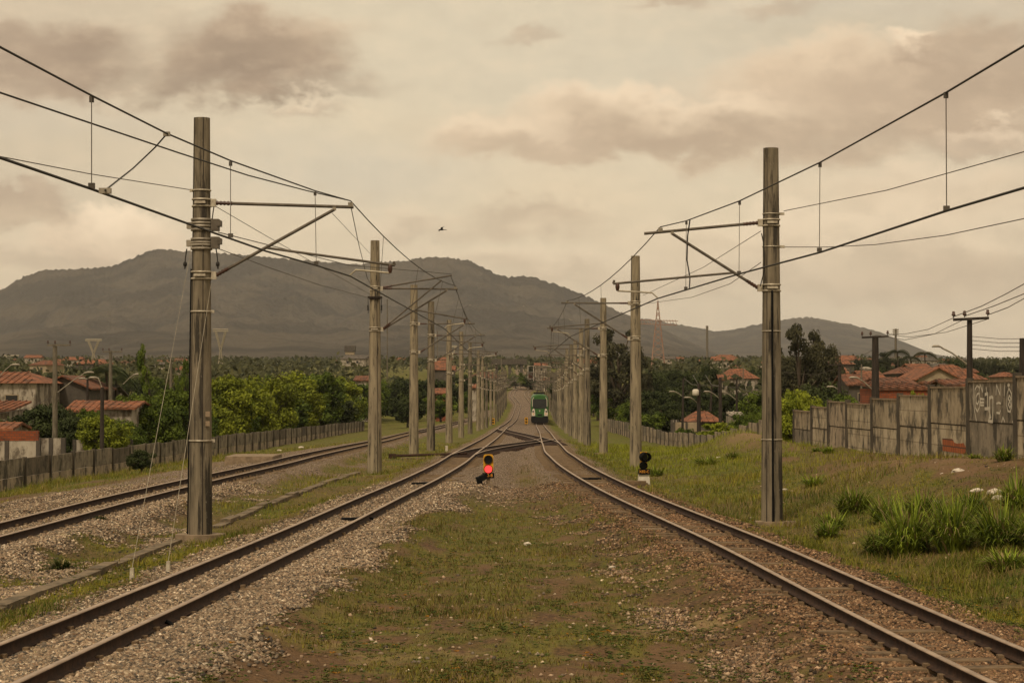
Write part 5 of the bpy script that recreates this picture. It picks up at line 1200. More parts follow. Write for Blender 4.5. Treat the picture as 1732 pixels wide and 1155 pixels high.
TREES = [
 (372, 622, 172, 92, 'broad', 'yg', 'yellow green tree directly right of the nearest left pole', GL), (415, 630, 166, 84, 'broad', 'yg', 'second yellow green tree right of the nearest left pole', GL), (455, 622, 182, 84, 'round', 'yg', 'rounded yellow green tree in the middle of the leafy row', GL),
 (498, 622, 192, 84, 'broad', 'yg', 'olive tree just right of the row middle, behind the left fence', GL), (536, 619, 200, 84, 'broad', 'mid', 'tree with the highest crown near the right end of the leafy row', GL), (575, 628, 208, 78, 'round', 'yg', 'green tree left of the second left pole', GL), (606, 640, 215, 72, 'broad', 'mid', 'darker tree touching the second left pole', GL), (400, 650, 160, 70, 'shrub', 'mid', 'lower shrub under the leafy row near the nearest pole', GL), (480, 655, 175, 90, 'shrub', 'mid', 'lower shrub below the middle of the leafy row', GL), (560, 655, 195, 90, 'shrub', 'dk', 'dark shrub low between fence and leafy row', GL),
 (655, 660, 245, 70, 'shrub', 'ol', 'olive brown bush right of the second left pole', GL), (640, 640, 330, 60, 'broad', 'dk', 'dark crown directly behind the second left pole', GM),
 (300, 640, 128, 92, 'broad', 'mid', 'tree half hidden by the nearest left pole', GL), (258, 652, 122, 96, 'broad', 'mid', 'green tree under the tall bamboo like shoot', GL), (262, 577, 126, 60, 'shoot', 'mid', 'slender leaning shoot rising above all left trees', GL), (215, 648, 132, 90, 'round', 'mid', 'green tree between street lamps left of the shoot', GL), (312, 600, 134, 46, 'airy', 'mid', 'thin tree top touching the nearest left pole', GL),
 (178, 690, 118, 88, 'broad', 'yg', 'small round tree behind the fence by the dark post', GL), (205, 700, 114, 70, 'round', 'mid', 'small leafy tree before the white yard wall', GL), (135, 690, 122, 80, 'broad', 'dk', 'dark tree right of the concrete lamp pole', GL), (60, 668, 128, 110, 'broad', 'dk', 'dark broad tree under the weathered white house', GL), (100, 660, 131, 70, 'round', 'dk', 'dark tree just behind the concrete lamp pole', GL), (152, 676, 126, 60, 'broad', 'mid', 'tree hiding the small orange roofed house', GL), (20, 688, 140, 60, 'round', 'dk', 'dark shrub left of the broad tree near the photo edge', GL), (340, 675, 140, 60, 'shrub', 'mid', 'shrub behind the nearest left pole', GL),
 (690, 626, 340, 74, 'broad', 'dk', 'dark tree behind the third left pole', GM), (735, 629, 360, 80, 'broad', 'dk', 'dark tree behind the fourth and fifth left poles', GM), (775, 626, 400, 66, 'round', 'dk', 'dark tree behind the sixth left pole', GM), (812, 628, 430, 60, 'broad', 'dk', 'dark tree just left of the far track bend', GM), (838, 640, 470, 40, 'round', 'mid', 'small green tree at the far left track bend', GM), (690, 652, 280, 60, 'shrub', 'dk', 'dark shrub between the third and fourth left poles', GM), (745, 660, 320, 60, 'shrub', 'mid', 'green shrub low between the left poles', GM), (800, 655, 350, 50, 'shrub', 'mid', 'green shrub beside the seventh left pole', GM), (628, 608, 520, 32, 'round', 'far', 'dark knob shaped tree left of the third pole', GM),
 (872, 626, 640, 40, 'round', 'mid', 'green tree straight above the far end of the tracks', GM), (892, 630, 650, 34, 'broad', 'dk', 'dark tree above the train roof', GM), (905, 606, 700, 28, 'round', 'far', 'round tree on the skyline right of the far slab', GM), (900, 640, 640, 34, 'shrub', 'dk', 'dark shrub at the end of the right track', GM), (856, 640, 645, 26, 'shrub', 'dk', 'dark shrub at the end of the left track', GM),
 (955, 622, 380, 50, 'broad', 'dk', 'dark tree behind the far right poles', GM), (1045, 548, 305, 84, 'airy', 'euc', 'tall sparse gum tree behind the second right pole', GR), (1012, 590, 320, 50, 'airy', 'euc', 'lower gum tree left of the tall one', GR), (1080, 590, 315, 40, 'airy', 'euc', 'gum tree limb right of the second right pole', GR), (1000, 632, 300, 60, 'broad', 'dk', 'dark tree behind the third right pole', GR), (1030, 640, 225, 62, 'broad', 'mid', 'green tree between the second and third right poles', GR), (1004, 655, 210, 46, 'shrub', 'dk', 'dark shrub low behind the fourth right pole', GR),
 (1100, 618, 330, 62, 'broad', 'dk', 'dark tree right of the second right pole top clamp', GR), (1132, 614, 340, 64, 'broad', 'dk', 'dark tree left of the round crowned one', GR), (1165, 620, 335, 60, 'broad', 'dk', 'dark tree in the middle of the wood', GR), (1198, 608, 345, 50, 'round', 'dk', 'round crowned tree rising highest from the dark wood', GR), (1225, 622, 350, 40, 'round', 'dk', 'dark tree before the orange roofed long house', GR), (1095, 650, 250, 74, 'broad', 'dk', 'dark tree above the low fence at left', GR), (1140, 648, 260, 76, 'broad', 'dk', 'dark tree behind the leftmost lamp poles', GR), (1185, 655, 262, 70, 'broad', 'dk', 'dark tree behind the small tiled house', GR), (1230, 652, 255, 66, 'broad', 'dk', 'dark tree behind the pair of dark posts', GR), (1275, 650, 225, 66, 'broad', 'mid', 'green tree left of the nearest right pole', GR), (1100, 688, 212, 62, 'shrub', 'mid', 'light green shrub just above the low fence', GR), (1068, 670, 225, 50, 'broad', 'mid', 'green tree hidden by the second right pole', GR), (1125, 672, 218, 56, 'broad', 'dk', 'dark tree left of the tan yard wall', GR), (1280, 680, 150, 50, 'round', 'mid', 'green tree right of the white shed', GR), (1250, 690, 160, 34, 'shrub', 'mid', 'small shrub beside the white shed', GR),
 (1212, 708, 142, 62, 'shrub', 'lime', 'flowering shrub with white blooms behind the low fence', GR), (1160, 716, 160, 40, 'shrub', 'mid', 'small shrub before the tan yard wall', GR),
 (1352, 538, 232, 74, 'airy', 'euc', 'tall feathery gum tree right of the nearest right pole', GT), (1388, 552, 240, 64, 'airy', 'euc', 'second tall gum tree, slightly lower', GT), (1412, 580, 238, 44, 'airy', 'euc', 'lowest of the three gum trees', GT), (1335, 590, 245, 50, 'airy', 'euc', 'gum foliage behind the nearest right pole', GT),
 (1345, 645, 135, 80, 'broad', 'lime', 'bright lime tree against the left end of the high wall', GT), (1385, 660, 140, 74, 'broad', 'lime', 'bright lime tree above the high wall', GT), (1318, 662, 138, 60, 'broad', 'lime', 'bright lime tree hidden by the nearest right pole', GT), (1425, 648, 150, 70, 'broad', 'mid', 'green tree above the wall left of the dark pole', GT), (1360, 640, 190, 90, 'broad', 'dk', 'dark tree behind the bright lime trees', GT), (1405, 635, 195, 80, 'broad', 'dk', 'dark tree at the foot of the gum trees', GT), (1432, 673, 92, 18, 'shrub', 'mid', 'small clipped bush peeping over the wall', GT), (1460, 668, 130, 34, 'shrub', 'mid', 'green shrub left of the bare brick wall', GT),
 (1548, 638, 100, 36, 'shrub', 'yg', 'bushy green tree above the bare brick wall', GT), (1505, 632, 210, 60, 'broad', 'dk', 'dark tree between the roofs right of the dark pole', GT), (1545, 628, 260, 50, 'broad', 'dk', 'dark tree behind the bushy green one', GT), (1470, 640, 260, 50, 'broad', 'dk', 'dark tree behind the white tank', GT),
 (1500, 592, 420, 44, 'airy', 'far', 'skyline tree right of the second power pole', GT), (1528, 596, 430, 36, 'round', 'far', 'skyline tree below the floodlight mast', GT), (1455, 598, 430, 40, 'broad', 'far', 'skyline tree left of the second power pole', GT), (1615, 590, 400, 40, 'round', 'dk', 'dark round skyline tree left of the tall power pole', GT), (1585, 604, 430, 34, 'broad', 'far', 'low skyline tree left of the dark round one', GT), (1655, 600, 420, 34, 'round', 'far', 'skyline tree right of the tall power pole', GT), (1678, 602, 440, 22, 'round', 'far', 'small round skyline tree', GT), (1700, 606, 440, 36, 'broad', 'far', 'low skyline tree near the right edge', GT), (1726, 610, 440, 34, 'broad', 'far', 'skyline tree at the right edge', GT), (1640, 616, 330, 50, 'broad', 'dk', 'dark tree above the long tiled roofs', GT), (1690, 622, 300, 60, 'broad', 'dk', 'dark tree above the graffiti panel', GT), (1480, 606, 400, 50, 'broad', 'dk', 'dark tree low behind the second power pole', GT), (1560, 604, 410, 50, 'broad', 'far', 'low skyline tree under the palms', GT),
 (1290, 616, 420, 30, 'round', 'dk', 'dark tree hidden left behind the nearest right pole', GT), (1275, 615, 430, 34, 'broad', 'dk', 'small dark tree right of the orange roofed long house', GT),
 (12, 606, 330, 34, 'broad', 'dk', 'dark tree at the left edge above the roofs', GL), (85, 640, 230, 60, 'broad', 'dk', 'dark tree behind the weathered house', GL), (130, 640, 240, 40, 'broad', 'ol', 'olive tree right of the concrete lamp pole', GL), (60, 618, 360, 50, 'broad', 'far', 'low olive tree on the left skyline', GL)]
for t_ in TREES:
    near = t_[3] / F * t_[2]
    tree(*t_[:7], group=t_[7])
ORD2 = ORD + ['thirty first', 'thirty second']
for i in range(14):
    px_ = 232 + i * 31; D_ = 300 + (i * 37) % 90
    tree(px_, 624 + (i * 13) % 9, D_, 62, 'broad' if i % 3 else 'round', ('dk', 'mid', 'ol')[i % 3], f'{ORD[i]} from the left of the dark trees rising behind the leafy row', 'dark trees behind the leafy row')
def palm(px, ptop, D, label, group, fr=1.9, pal='dk'):
    q = P(px, ptop, D); g = min(Gs(q.x, D), q.z - 3); h = q.z - g - fr * .45; root = thing('palm_tree', label, 'palm', (q.x, D, g), group)
    b = MB(); b.path([(q.x, D, g - .2), (q.x + .15, D, g + h * .5), (q.x, D, g + h)], [.16, .12, .10], 8); b.build('trunk', M['bark'], root)
    r = np.random.default_rng(int(px)); V = []; col = []
    for k in range(22):
        an = k * 2.4; up = .2 + .9 * r.random(); d = np.array([math.cos(an), math.sin(an), 0]); pr_ = np.array([-d[1], d[0], 0])
        for j in range(22):
            t = (j + 1) / 22; c = np.array([0, 0, h]) + d * fr * t + np.array([0, 0, fr * (up * t - (.55 + up) * t * t)])
            L_ = fr * .32 * math.sin(math.pi * min(.95, t * .85 + .12)); dn = np.array([0, 0, -.45 * L_])
            for s in (-1, 1):
                e = c + pr_ * s * L_ + dn + d * L_ * .4; V += [c - d * .03, c + d * .03, e + d * .02, e - d * .02]; col.append(r.random())
    a, c_ = np.array(PAL[pal][0]), np.array(PAL[pal][1]); tt = np.repeat(np.array(col), 4)[:, None]
    o = link('crown', npmesh('crown', np.array(V), np.arange(len(V)).reshape(-1, 4), a * (1 - tt) + c_ * tt), M['leaf'], root)
palm(180, 606, 165, 'dark palm beside the thin utility pole at left', 'palms', 2.2); palm(196, 622, 170, 'lower palm just right of the thin utility pole', 'palms', 2.0)
palm(1518, 584, 360, 'palm on the skyline below the floodlight mast', 'palms', 2.6, 'far'); palm(1564, 587, 370, 'tallest single palm on the right skyline', 'palms', 2.6, 'euc'); palm(1486, 600, 330, 'palm just right of the second power pole', 'palms', 2.4, 'far'); palm(1540, 596, 380, 'small palm between the skyline palms', 'palms', 2.2, 'far')
# white blossom on the flowering shrub, round bush by the left fence
g = hit(240, 799); tree_at(g.x, g.y, g.z - .05, P(240, 752, g.y).z - g.z, 46 / F * g.y * 1.1, 'shrub', 'dk', 'round dark bush standing alone in front of the left fence', None, 'bush', 'bush', 1)
for i, (px_, pt_, D_, w_, k_) in enumerate([(325, 678, 140, 60, 'mid'), (372, 668, 152, 64, 'yg'), (410, 676, 160, 60, 'mid'), (440, 668, 168, 66, 'yg'), (472, 672, 178, 60, 'mid'), (506, 666, 188, 64, 'yg'), (538, 664, 198, 60, 'mid'), (568, 660, 210, 60, 'yg'), (598, 662, 222, 56, 'mid'), (225, 700, 125, 50, 'mid'), (280, 690, 132, 60, 'mid')]):
    tree(px_, pt_, D_, w_, 'shrub', k_, f'{ORD[i]} low shrub along the foot of the leafy row, counted from the left' if i < 9 else ('low shrub right of the white yard wall' if i == 9 else 'low shrub between yard wall and nearest left pole'), 'low shrubs at the foot of the leafy row', 'shrub', cat='shrub')
# woodland mass between and beyond the houses
def woodland():
    r = np.random.default_rng(77); N = 78000
    Y = 330 + 1500 * r.random(N) ** 1.5; U = (r.random(N) * 2 - 1) * .33; X = U * Y
    k = (fbm(X / 45, Y / 60, 3, 17) > .465) & ((abs(X - 3) > 26 + (Y - 300) * .02) | (Y > 690)); X, Y = X[k], Y[k]; n = len(X)
    hh = (1.5 + 8 * fbm(X / 11, Y / 14, 3, 19)) * (r.random(n) ** .4); Z = G(X, Y, False) + hh
    s = (.34 + .0006 * Y) * (.5 + r.random(n)); nrm = r.normal(size=(n, 3)) + np.array([0, -.6, .8]); nrm /= np.linalg.norm(nrm, axis=1)[:, None]
    a = np.cross(nrm, r.normal(size=(n, 3))); a /= np.linalg.norm(a, axis=1)[:, None]; b = np.cross(nrm, a); p = np.stack([X, Y, Z], 1); s = s[:, None]
    V = np.stack([p - a * s, p - b * s * .6, p + a * s, p + b * s * .6], 1).reshape(-1, 3); t = np.repeat(np.clip(fbm(X / 9, Y / 14, 2, 5) * 1.3 - .3 + r.random(n) * .3 - .1, 0, 1), 4)[:, None]
    c = np.array([[.024, .030, .013]]) * (1 - t) + np.array([[.095, .092, .034]]) * t
    tag(link('woodland', npmesh('woodland', V, np.arange(n * 4).reshape(-1, 4), c), M['leaf']), 'distant dark green tree cover spreading through the town below the mountain', 'woodland', kind='stuff')
woodland()

# ------------------------------------------------------------------ houses
def house(label, pl, pr_, pe, pk, D, depth=8, kind='side', wall='wall_w', roof='roof_o', wins=2, door=False, drop=3.0, group=None, name='house', over=.35, base=None):
    """pl..pr: wall edges, pe: eave row, pk: ridge row (photo pixels) of a house whose front wall stands at distance D"""
    x0, x1 = X_at(pl, D), X_at(pr_, D); ze = P(CX, pe, D).z; zr = P(CX, pk, D + (depth / 2 if kind == 'side' else 0)).z; zg = base if base is not None else min(ze - drop, Gs((x0 + x1) / 2, D))
    zr = max(zr, ze + .3)
    cx = (x0 + x1) / 2; root = thing(name, label, 'house', (cx, D, zg), group); y0, y1 = D, D + depth
    b = MB(); v = [(x0, y0, zg), (x1, y0, zg), (x1, y1, zg), (x0, y1, zg), (x0, y0, ze), (x1, y0, ze), (x1, y1, ze), (x0, y1, ze)]
    f = [(0, 1, 5, 4), (2, 3, 7, 6), (1, 2, 6, 5), (3, 0, 4, 7)]
    my = (y0 + y1) / 2
    if kind == 'gable': v += [(cx, y0, zr - .05), (cx, y1, zr - .05)]; f += [(4, 5, 8), (6, 7, 9)]
    if kind == 'side': v += [(x0, my, zr - .05), (x1, my, zr - .05)]; f += [(7, 4, 8), (5, 6, 9)]
    b.add(v, f); b.build('wall', M[wall], root)
    b = MB(); o = over; th = .14
    def sheet(q):
        n = Vector((0, 0, -th)); a = [Vector(p_) for p_ in q]; c = [p_ + n for p_ in a]; k = len(a)
        b.add(a + c, [tuple(range(k)), tuple(reversed(range(k, 2 * k)))] + [(i, k + i, k + (i + 1) % k, (i + 1) % k) for i in range(k)])
    if kind == 'side':
        sl = (zr - ze) / (depth / 2); sheet([(x0 - o, y0 - o, ze - sl * o + .08), (x1 + o, y0 - o, ze - sl * o + .08), (x1 + o, my, zr + .08), (x0 - o, my, zr + .08)]); sheet([(x0 - o, my, zr + .085), (x1 + o, my, zr + .085), (x1 + o, y1 + o, ze - sl * o + .085), (x0 - o, y1 + o, ze - sl * o + .085)])
        for k in range(int((x1 - x0 + 2 * o) / .45)):
            xx = x0 - o + .2 + k * .45; b.path([(xx, y0 - o, ze - sl * o + .09), (xx, my, zr + .09)], .05, 5)
    elif kind == 'gable':
        sl = (zr - ze) / ((x1 - x0) / 2); sheet([(x0 - o, y0 - o, ze - sl * o + .08), (cx, y0 - o, zr + .08), (cx, y1 + o, zr + .08), (x0 - o, y1 + o, ze - sl * o + .08)][::-1]); sheet([(cx, y0 - o, zr + .085), (x1 + o, y0 - o, ze - sl * o + .085), (x1 + o, y1 + o, ze - sl * o + .085), (cx, y1 + o, zr + .085)][::-1])
    elif kind == 'hip':
        i = min((x1 - x0) * .3, depth / 2); E = [(x0 - o, y0 - o, ze), (x1 + o, y0 - o, ze), (x1 + o, y1 + o, ze), (x0 - o, y1 + o, ze)]; r0, r1 = (x0 + i, my, zr), (x1 - i, my, zr)
        b.add(E + [r0, r1], [(0, 1, 5, 4), (1, 2, 5), (2, 3, 4, 5), (3, 0, 4), (3, 2, 1, 0)])
        n = int((x1 - x0) / .5)
        for k in range(1, n):
            t = k / n; xx = x0 + (x1 - x0) * t; m_ = min(1, min(xx - x0, x1 - xx) / i); b.path([(xx, y0 - o, ze + .03), (xx, y0 - o + (my - y0 + o) * m_, ze + (zr - ze) * m_ + .03)], .055, 5)
    elif kind == 'mono':
        sheet([(x0 - o, y0 - o, ze + .05), (x1 + o, y0 - o, ze + .05), (x1 + o, y1 + o, zr + .05), (x0 - o, y1 + o, zr + .05)])
        for k in range(int((x1 - x0 + 2 * o) / .45)):
            xx = x0 - o + .2 + k * .45; b.path([(xx, y0 - o, ze + .08), (xx, y1 + o, zr + .08)], .06, 5)
    b.build('roof', M[roof], root)
    hgt = min(ze - zg, 2.9)
    for i in range(wins):
        t = (i + 1) / (wins + 1); xx = x0 + (x1 - x0) * t; ww = min(1.0, (x1 - x0) / (wins + 1) * .5); zc = ze - 1.35
        b = MB(); b.box((xx, y0 - .015, zc), (ww + .14, .05, 1.0)); fr_ = b.build('window', M['wall_t' if wall != 'wall_t' else 'wall_w'], root)
        b = MB(); b.box((xx, y0 - .045, zc), (ww, .03, .86)); b.build('pane', M['win'], fr_)
    if door:
        b = MB(); b.box((x0 + (x1 - x0) * .82, y0 - .02, ze - 1.75), (.8, .06, 2.1)); b.build('door', M['door'], root)
    return root
HG = 'houses at left'
house('weathered white walled house with a sloping orange roof at the left edge', -60, 60, 648, 628, 150, 9, 'hip', 'wall_w', 'roof_o', 2, False, group=HG)
house('dark grey walled house with a drooping tiled roof beside the weathered one', 62, 150, 655, 636, 158, 9, 'gable', 'wall_g', 'roof_d', 0, group=HG)
house('low house with a dark roof right of the dark grey one', 112, 178, 668, 652, 166, 8, 'side', 'wall_g', 'roof_g', 1, group=HG)
house('small house with an orange roof behind the small round trees', 118, 168, 694, 679, 136, 6, 'side', 'wall_w', 'roof_o', 1, group=HG)
house('white house under an orange roof left of the nearest left pole', 174, 222, 690, 680, 128, 6, 'side', 'wall_w', 'roof_o', 1, group=HG)
house('shed with an orange roof low at the left edge', -30, 18, 726, 716, 112, 4, 'side', 'wall_w', 'roof_o', 0, group=HG, over=.2)
house('orange tiled lean-to just below the weathered white wall', -30, 12, 694, 680, 132, 5, 'mono', 'wall_w', 'roof_o', 0, group=HG)
def yard_wall(label, pl, pr_, pt, D, mat, th=.2, H_=2.4, cap=None):
    x0, x1 = X_at(pl, D), X_at(pr_, D); zt = P(CX, pt, D).z; root = thing('yard_wall', label, 'wall', ((x0 + x1) / 2, D, zt - H_)); b = MB(); b.box(((x0 + x1) / 2, D, zt - H_ / 2), (x1 - x0, th, H_)); b.build('wall', M[mat], root)
    if cap: b = MB(); b.box(((x0 + x1) / 2, D - .01, zt + cap[1] / 2), (x1 - x0, th + .02, cap[1])); b.build('brick_top', M[cap[0]], root)
    b = MB(); n = max(2, int((x1 - x0) / 3))
    for i in range(n + 1): b.box((x0 + (x1 - x0) * i / n, D - .03, zt - H_ / 2), (.2, th + .08, H_ + .04))
    b.build('pier', M['wall_g'], root)
yard_wall('pale yard wall topped with bare red bricks at the left edge', -40, 66, 745, 100, 'wall_w', cap=('brick', .5)); yard_wall('pale yard wall right of the brick topped one', 67, 108, 741, 101, 'wall_w')
yard_wall('white yard wall behind the small trees left of the nearest pole', 127, 222, 744, 119, 'wall_w')
HR = 'houses at right'
house('small house with a bright orange hipped roof behind the low right fence', 1168, 1218, 713, 696, 195, 8, 'hip', 'wall_g', 'roof_o', 1, group=HR)
yard_wall('tan yard wall left of the small tiled house', 1140, 1182, 714, 190, 'wall_t'); yard_wall('pale yard wall end piece nearest the dark shrubs', 1136, 1146, 710, 192, 'wall_w')
house('white shed with a sloping top behind the flowering shrub', 1236, 1262, 704, 701, 170, 4, 'mono', 'wall_w', 'wall_w', 0, group=HR, over=.0)
house('little house with a pointed pale gable among dark trees', 1116, 1128, 700, 689, 222, 5, 'gable', 'wall_w', 'roof_d', 0, group=HR)
house('long white house with a wide orange roof on the rise', 1222, 1282, 640, 623, 345, 11, 'hip', 'wall_w', 'roof_o', 3, group=HR)
house('narrow orange roofed annex left of the long white house', 1218, 1230, 641, 634, 340, 5, 'side', 'wall_w', 'roof_o', 1, group=HR)
house('small red roofed shed low beside the nearest right pole', 1266, 1284, 716, 710, 165, 4, 'mono', 'wall_g', 'roof_d', 0, group=HR)
house('orange roofed house at the foot of the gum trees', 1405, 1432, 630, 622, 300, 7, 'side', 'wall_g', 'roof_o', 1, group=HR)
house('house with an orange roof on the left skyline of the right town', 1420, 1445, 616, 608, 380, 8, 'hip', 'wall_g', 'roof_o', 1, group=HR)
house('brick sided house with red roof left of the dark pole', 1436, 1478, 650, 634, 205, 9, 'side', 'wall_g', 'roof_d', 1, group=HR)
house('house with orange roof just right of the dark pole', 1462, 1494, 640, 628, 225, 9, 'side', 'wall_w', 'roof_o', 0, group=HR)
house('low bare brick building behind the high wall', 1488, 1574, 657, 652, 105, 6, 'mono', 'brick', 'roof_d', 0, group=HR, over=.1)
house('house with a weathered red roof above the bare brick building', 1495, 1545, 650, 640, 150, 8, 'side', 'wall_g', 'roof_d', 0, group=HR)
house('wide pale gabled house in the middle of the right roofs', 1553, 1622, 640, 622, 215, 12, 'gable', 'wall_t', 'roof_o', 0, group=HR)
house('house with the longest bright orange roof sloping down to the right', 1575, 1668, 642, 618, 250, 14, 'hip', 'wall_t', 'roof_o', 2, group=HR)
house('weathered red roofed house left of the longest roof', 1520, 1572, 632, 620, 270, 12, 'hip', 'wall_g', 'roof_d', 0, group=HR)
house('orange roof sliver behind the weathered red roof', 1545, 1575, 624, 616, 300, 10, 'side', 'wall_w', 'roof_o', 0, group=HR)
house('orange roofed house directly behind the tall wall panel', 1588, 1640, 655, 647, 120, 7, 'side', 'wall_t', 'roof_o', 2, group=HR)
house('teal shuttered low house left of the graffiti panel', 1612, 1650, 652, 645, 112, 6, 'side', 'wall_w', 'roof_d', 1, group=HR)
house('small orange roof among the skyline trees', 1598, 1616, 622, 617, 340, 6, 'side', 'wall_w', 'roof_o', 0, group=HR)
house('orange roofed house at the right edge of the town', 1698, 1724, 637, 629, 260, 8, 'hip', 'wall_t', 'roof_o', 1, group=HR)
house('house crest above the second power pole trees', 1634, 1652, 629, 624, 300, 6, 'side', 'wall_g', 'roof_d', 0, group=HR)
house('white gabled house with an orange roof behind the fourth left pole', 735, 756, 619, 610, 480, 9, 'side', 'wall_w', 'roof_o', 1)
house('long low orange roof below the white gabled house', 735, 768, 625, 619, 470, 8, 'side', 'wall_g', 'roof_o', 0)
house('red roofed house left of the second left pole', 601, 624, 643, 636, 330, 10, 'side', 'wall_w', 'roof_d', 0)
house('tiny red roofed hut beside the fifth left pole', 798, 808, 655, 650, 330, 6, 'side', 'wall_w', 'roof_o', 0)
house('low orange building behind the fourth left pole', 737, 754, 665, 657, 330, 6, 'side', 'brick', 'roof_o', 0)
# far-off houses of the town: a few pixels each
r = random.Random(4); proto = []
for i in range(5):
    root = thing('far_house', 'tiny far-off house with a tiled roof in the town under the mountain', 'house', (0, 0, 0), 'tiny far-off houses of the town'); w = 3 + i * .6
    b = MB(); b.box((0, 0, 1.4), (2 * w, 7, 2.8)); b.build('wall', M[['wall_w', 'wall_t', 'wall_w', 'wall_g', 'wall_w'][i]], root)
    b = MB(); b.add([(-w - .4, -3.9, 2.8), (w + .4, -3.9, 2.8), (w + .4, 3.9, 2.8), (-w - .4, 3.9, 2.8), (-w + (i % 2) * 2, 0, 4.3), (w - (i % 2) * 2, 0, 4.3)], [(0, 1, 5, 4), (1, 2, 5), (2, 3, 4, 5), (3, 0, 4), (3, 2, 1, 0)]); b.build('roof', M[['roof_o', 'roof_d', 'roof_o', 'roof_o', 'roof_g'][i]], root)
    for k in (-.4, .4): b = MB(); b.box((k * w, -3.52, 1.6), (.9, .06, .9)); b.build('window', M['win'], root)
    proto.append(root)
used = set()
for k in range(60):
    D = r.uniform(420, 1150); px = r.choice([r.uniform(0, 340), r.uniform(0, 340), r.uniform(560, 830), r.uniform(930, 1010), r.uniform(1090, 1300), r.uniform(1420, 1732), r.uniform(1420, 1732), r.uniform(1420, 1732)]); x = X_at(px, D)
    q = proto[k % 5]; zz_ = Gs(x, D) + r.uniform(1.4, 4.4)
    if k < 5: q.location = (x, D, zz_); q.rotation_euler = (0, 0, r.uniform(-.6, .6))
    else: copy_thing(q, (x, D, zz_), r.uniform(-.6, .6), r.uniform(.6, .95))

# ------------------------------------------------------------------ tall far structures
def water_tower():
    D = 900; root = thing('water_tower', 'grey water tank on stilts against the mountain left of the second pole', 'water tower', tuple(P(592, 618, D)))
    a, c = P(583, 585, D), P(601, 595, D); b = MB(); b.box(((a.x + c.x) / 2, D, (a.z + c.z) / 2), (c.x - a.x, 4.6, a.z - c.z)); b.build('tank', M['wall_g'], root)
    e = P(600, 600, D); b = MB(); b.box(((a.x + c.x) / 2, D, (c.z + e.z) / 2), ((c.x - a.x) * .85, 4, c.z - e.z)); b.build('platform', M['wall_t'], root); b = MB()
    for t in (-.4, -.14, .14, .4):
        for s in (-1.5, 1.5): b.tube(((a.x + c.x) / 2 + t * (c.x - a.x), D + s, e.z), ((a.x + c.x) / 2 + t * (c.x - a.x) * 1.15, D + s, e.z - 7), .16, n=6)
    b.build('stilts', M['wall_g'], root)
water_tower()
def pylon(px, ptop, pbase, hw, D, label, mat='pale_tube', kind='Y'):
    base = P(px, pbase, D); top = P(px, ptop, D); root = thing('pylon', label, 'pylon', tuple(base), 'lattice pylons'); H_ = top.z - base.z; w = hw / F * D; b = MB(); r_ = .09 * D / 500
    X0 = base.x
    if kind == 'Y':
        waist = base.z + H_ * .42
        for s in (-1, 1):
            for dy in (-.8, .8):
                b.tube((X0 + s * w * .28, D + dy, base.z), (X0 + s * w * .06, D + dy * .4, waist), r_ * 1.3, n=4); b.tube((X0 + s * w * .06, D + dy * .4, waist), (X0 + s * w * .72, D + dy * .4, top.z - H_ * .04), r_ * 1.3, n=4); b.tube((X0 + s * w * .04, D + dy * .4, waist + H_ * .1), (X0 + s * w * .55, D + dy * .4, top.z - H_ * .04), r_, n=4)
        for k in range(7):
            t = k / 6
            for s in (-1, 1): b.tube((X0 + s * w * (.06 + .66 * t), D, waist + (top.z - waist - H_ * .04) * t), (X0 + s * w * (.04 + .51 * min(1, t + .12)), D, waist + H_ * .1 + (top.z - waist - H_ * .14) * min(1, t + .12)), r_ * .8, n=4)
            b.tube((X0 - w * (.28 - .22 * t), D, base.z + (waist - base.z) * t), (X0 + w * (.28 - .22 * min(1, t + .16)), D, base.z + (waist - base.z) * min(1, t + .16)), r_ * .8, n=4)
        for dz in (0, -H_ * .055): b.tube((X0 - w, D, top.z + dz * 1), (X0 + w, D, top.z + dz), r_ * 1.2, n=4)
        for k in range(12): t = -1 + k / 6; b.tube((X0 + w * t, D, top.z), (X0 + w * (t + 1 / 12), D, top.z - H_ * .055), r_ * .7, n=4)
    else:
        for s in (-1, 1):
            for dy in (-1.2, 1.2): b.tube((X0 + s * w * .35, D + dy, base.z), (X0, D, top.z), r_ * 1.2, n=4)
        n = 12
        for k in range(n):
            t = k / n; u_ = (1 - t) * w * .35; v_ = (1 - (k + 1) / n) * w * .35
            b.tube((X0 - u_, D - 1.2 * (1 - t), base.z + H_ * t), (X0 + v_, D - 1.2 * (1 - t), base.z + H_ * (t + 1 / n)), r_ * .8, n=4); b.tube((X0 + u_, D - 1.2 * (1 - t), base.z + H_ * t), (X0 - v_, D - 1.2 * (1 - t), base.z + H_ * (t + 1 / n)), r_ * .8, n=4)
        for (zt, k_) in ((.72, 1.0), (.66, .95)): b.tube((X0 - w * k_, D, base.z + H_ * zt), (X0 + w * k_, D, base.z + H_ * (zt - .02)), r_, n=4)
        for k in range(14): t = -1 + k / 7; b.tube((X0 + w * t, D, base.z + H_ * .72), (X0 + w * (t + 1 / 14), D, base.z + H_ * .655), r_ * .7, n=4)
    b.build('lattice', M[mat], root)
M['pylon_red'] = simple('faded_red_lattice', (.30, .15, .105), (.34, .25, .19), 1, .7)
pylon(158, 574, 616, 14, 820, 'pale Y shaped pylon left of the thin utility pole'); pylon(373, 557, 620, 13, 700, 'pale Y shaped pylon peeping out right of the nearest left pole'); pylon(18, 601, 618, 14, 1500, 'small pale pylon at the left edge')
pylon(1113, 508, 625, 34, 620, 'tall faded red lattice pylon right of the second right pole', 'pylon_red', 'A'); pylon(765, 585, 625, 8, 1400, 'faint far pylon behind the left arms')
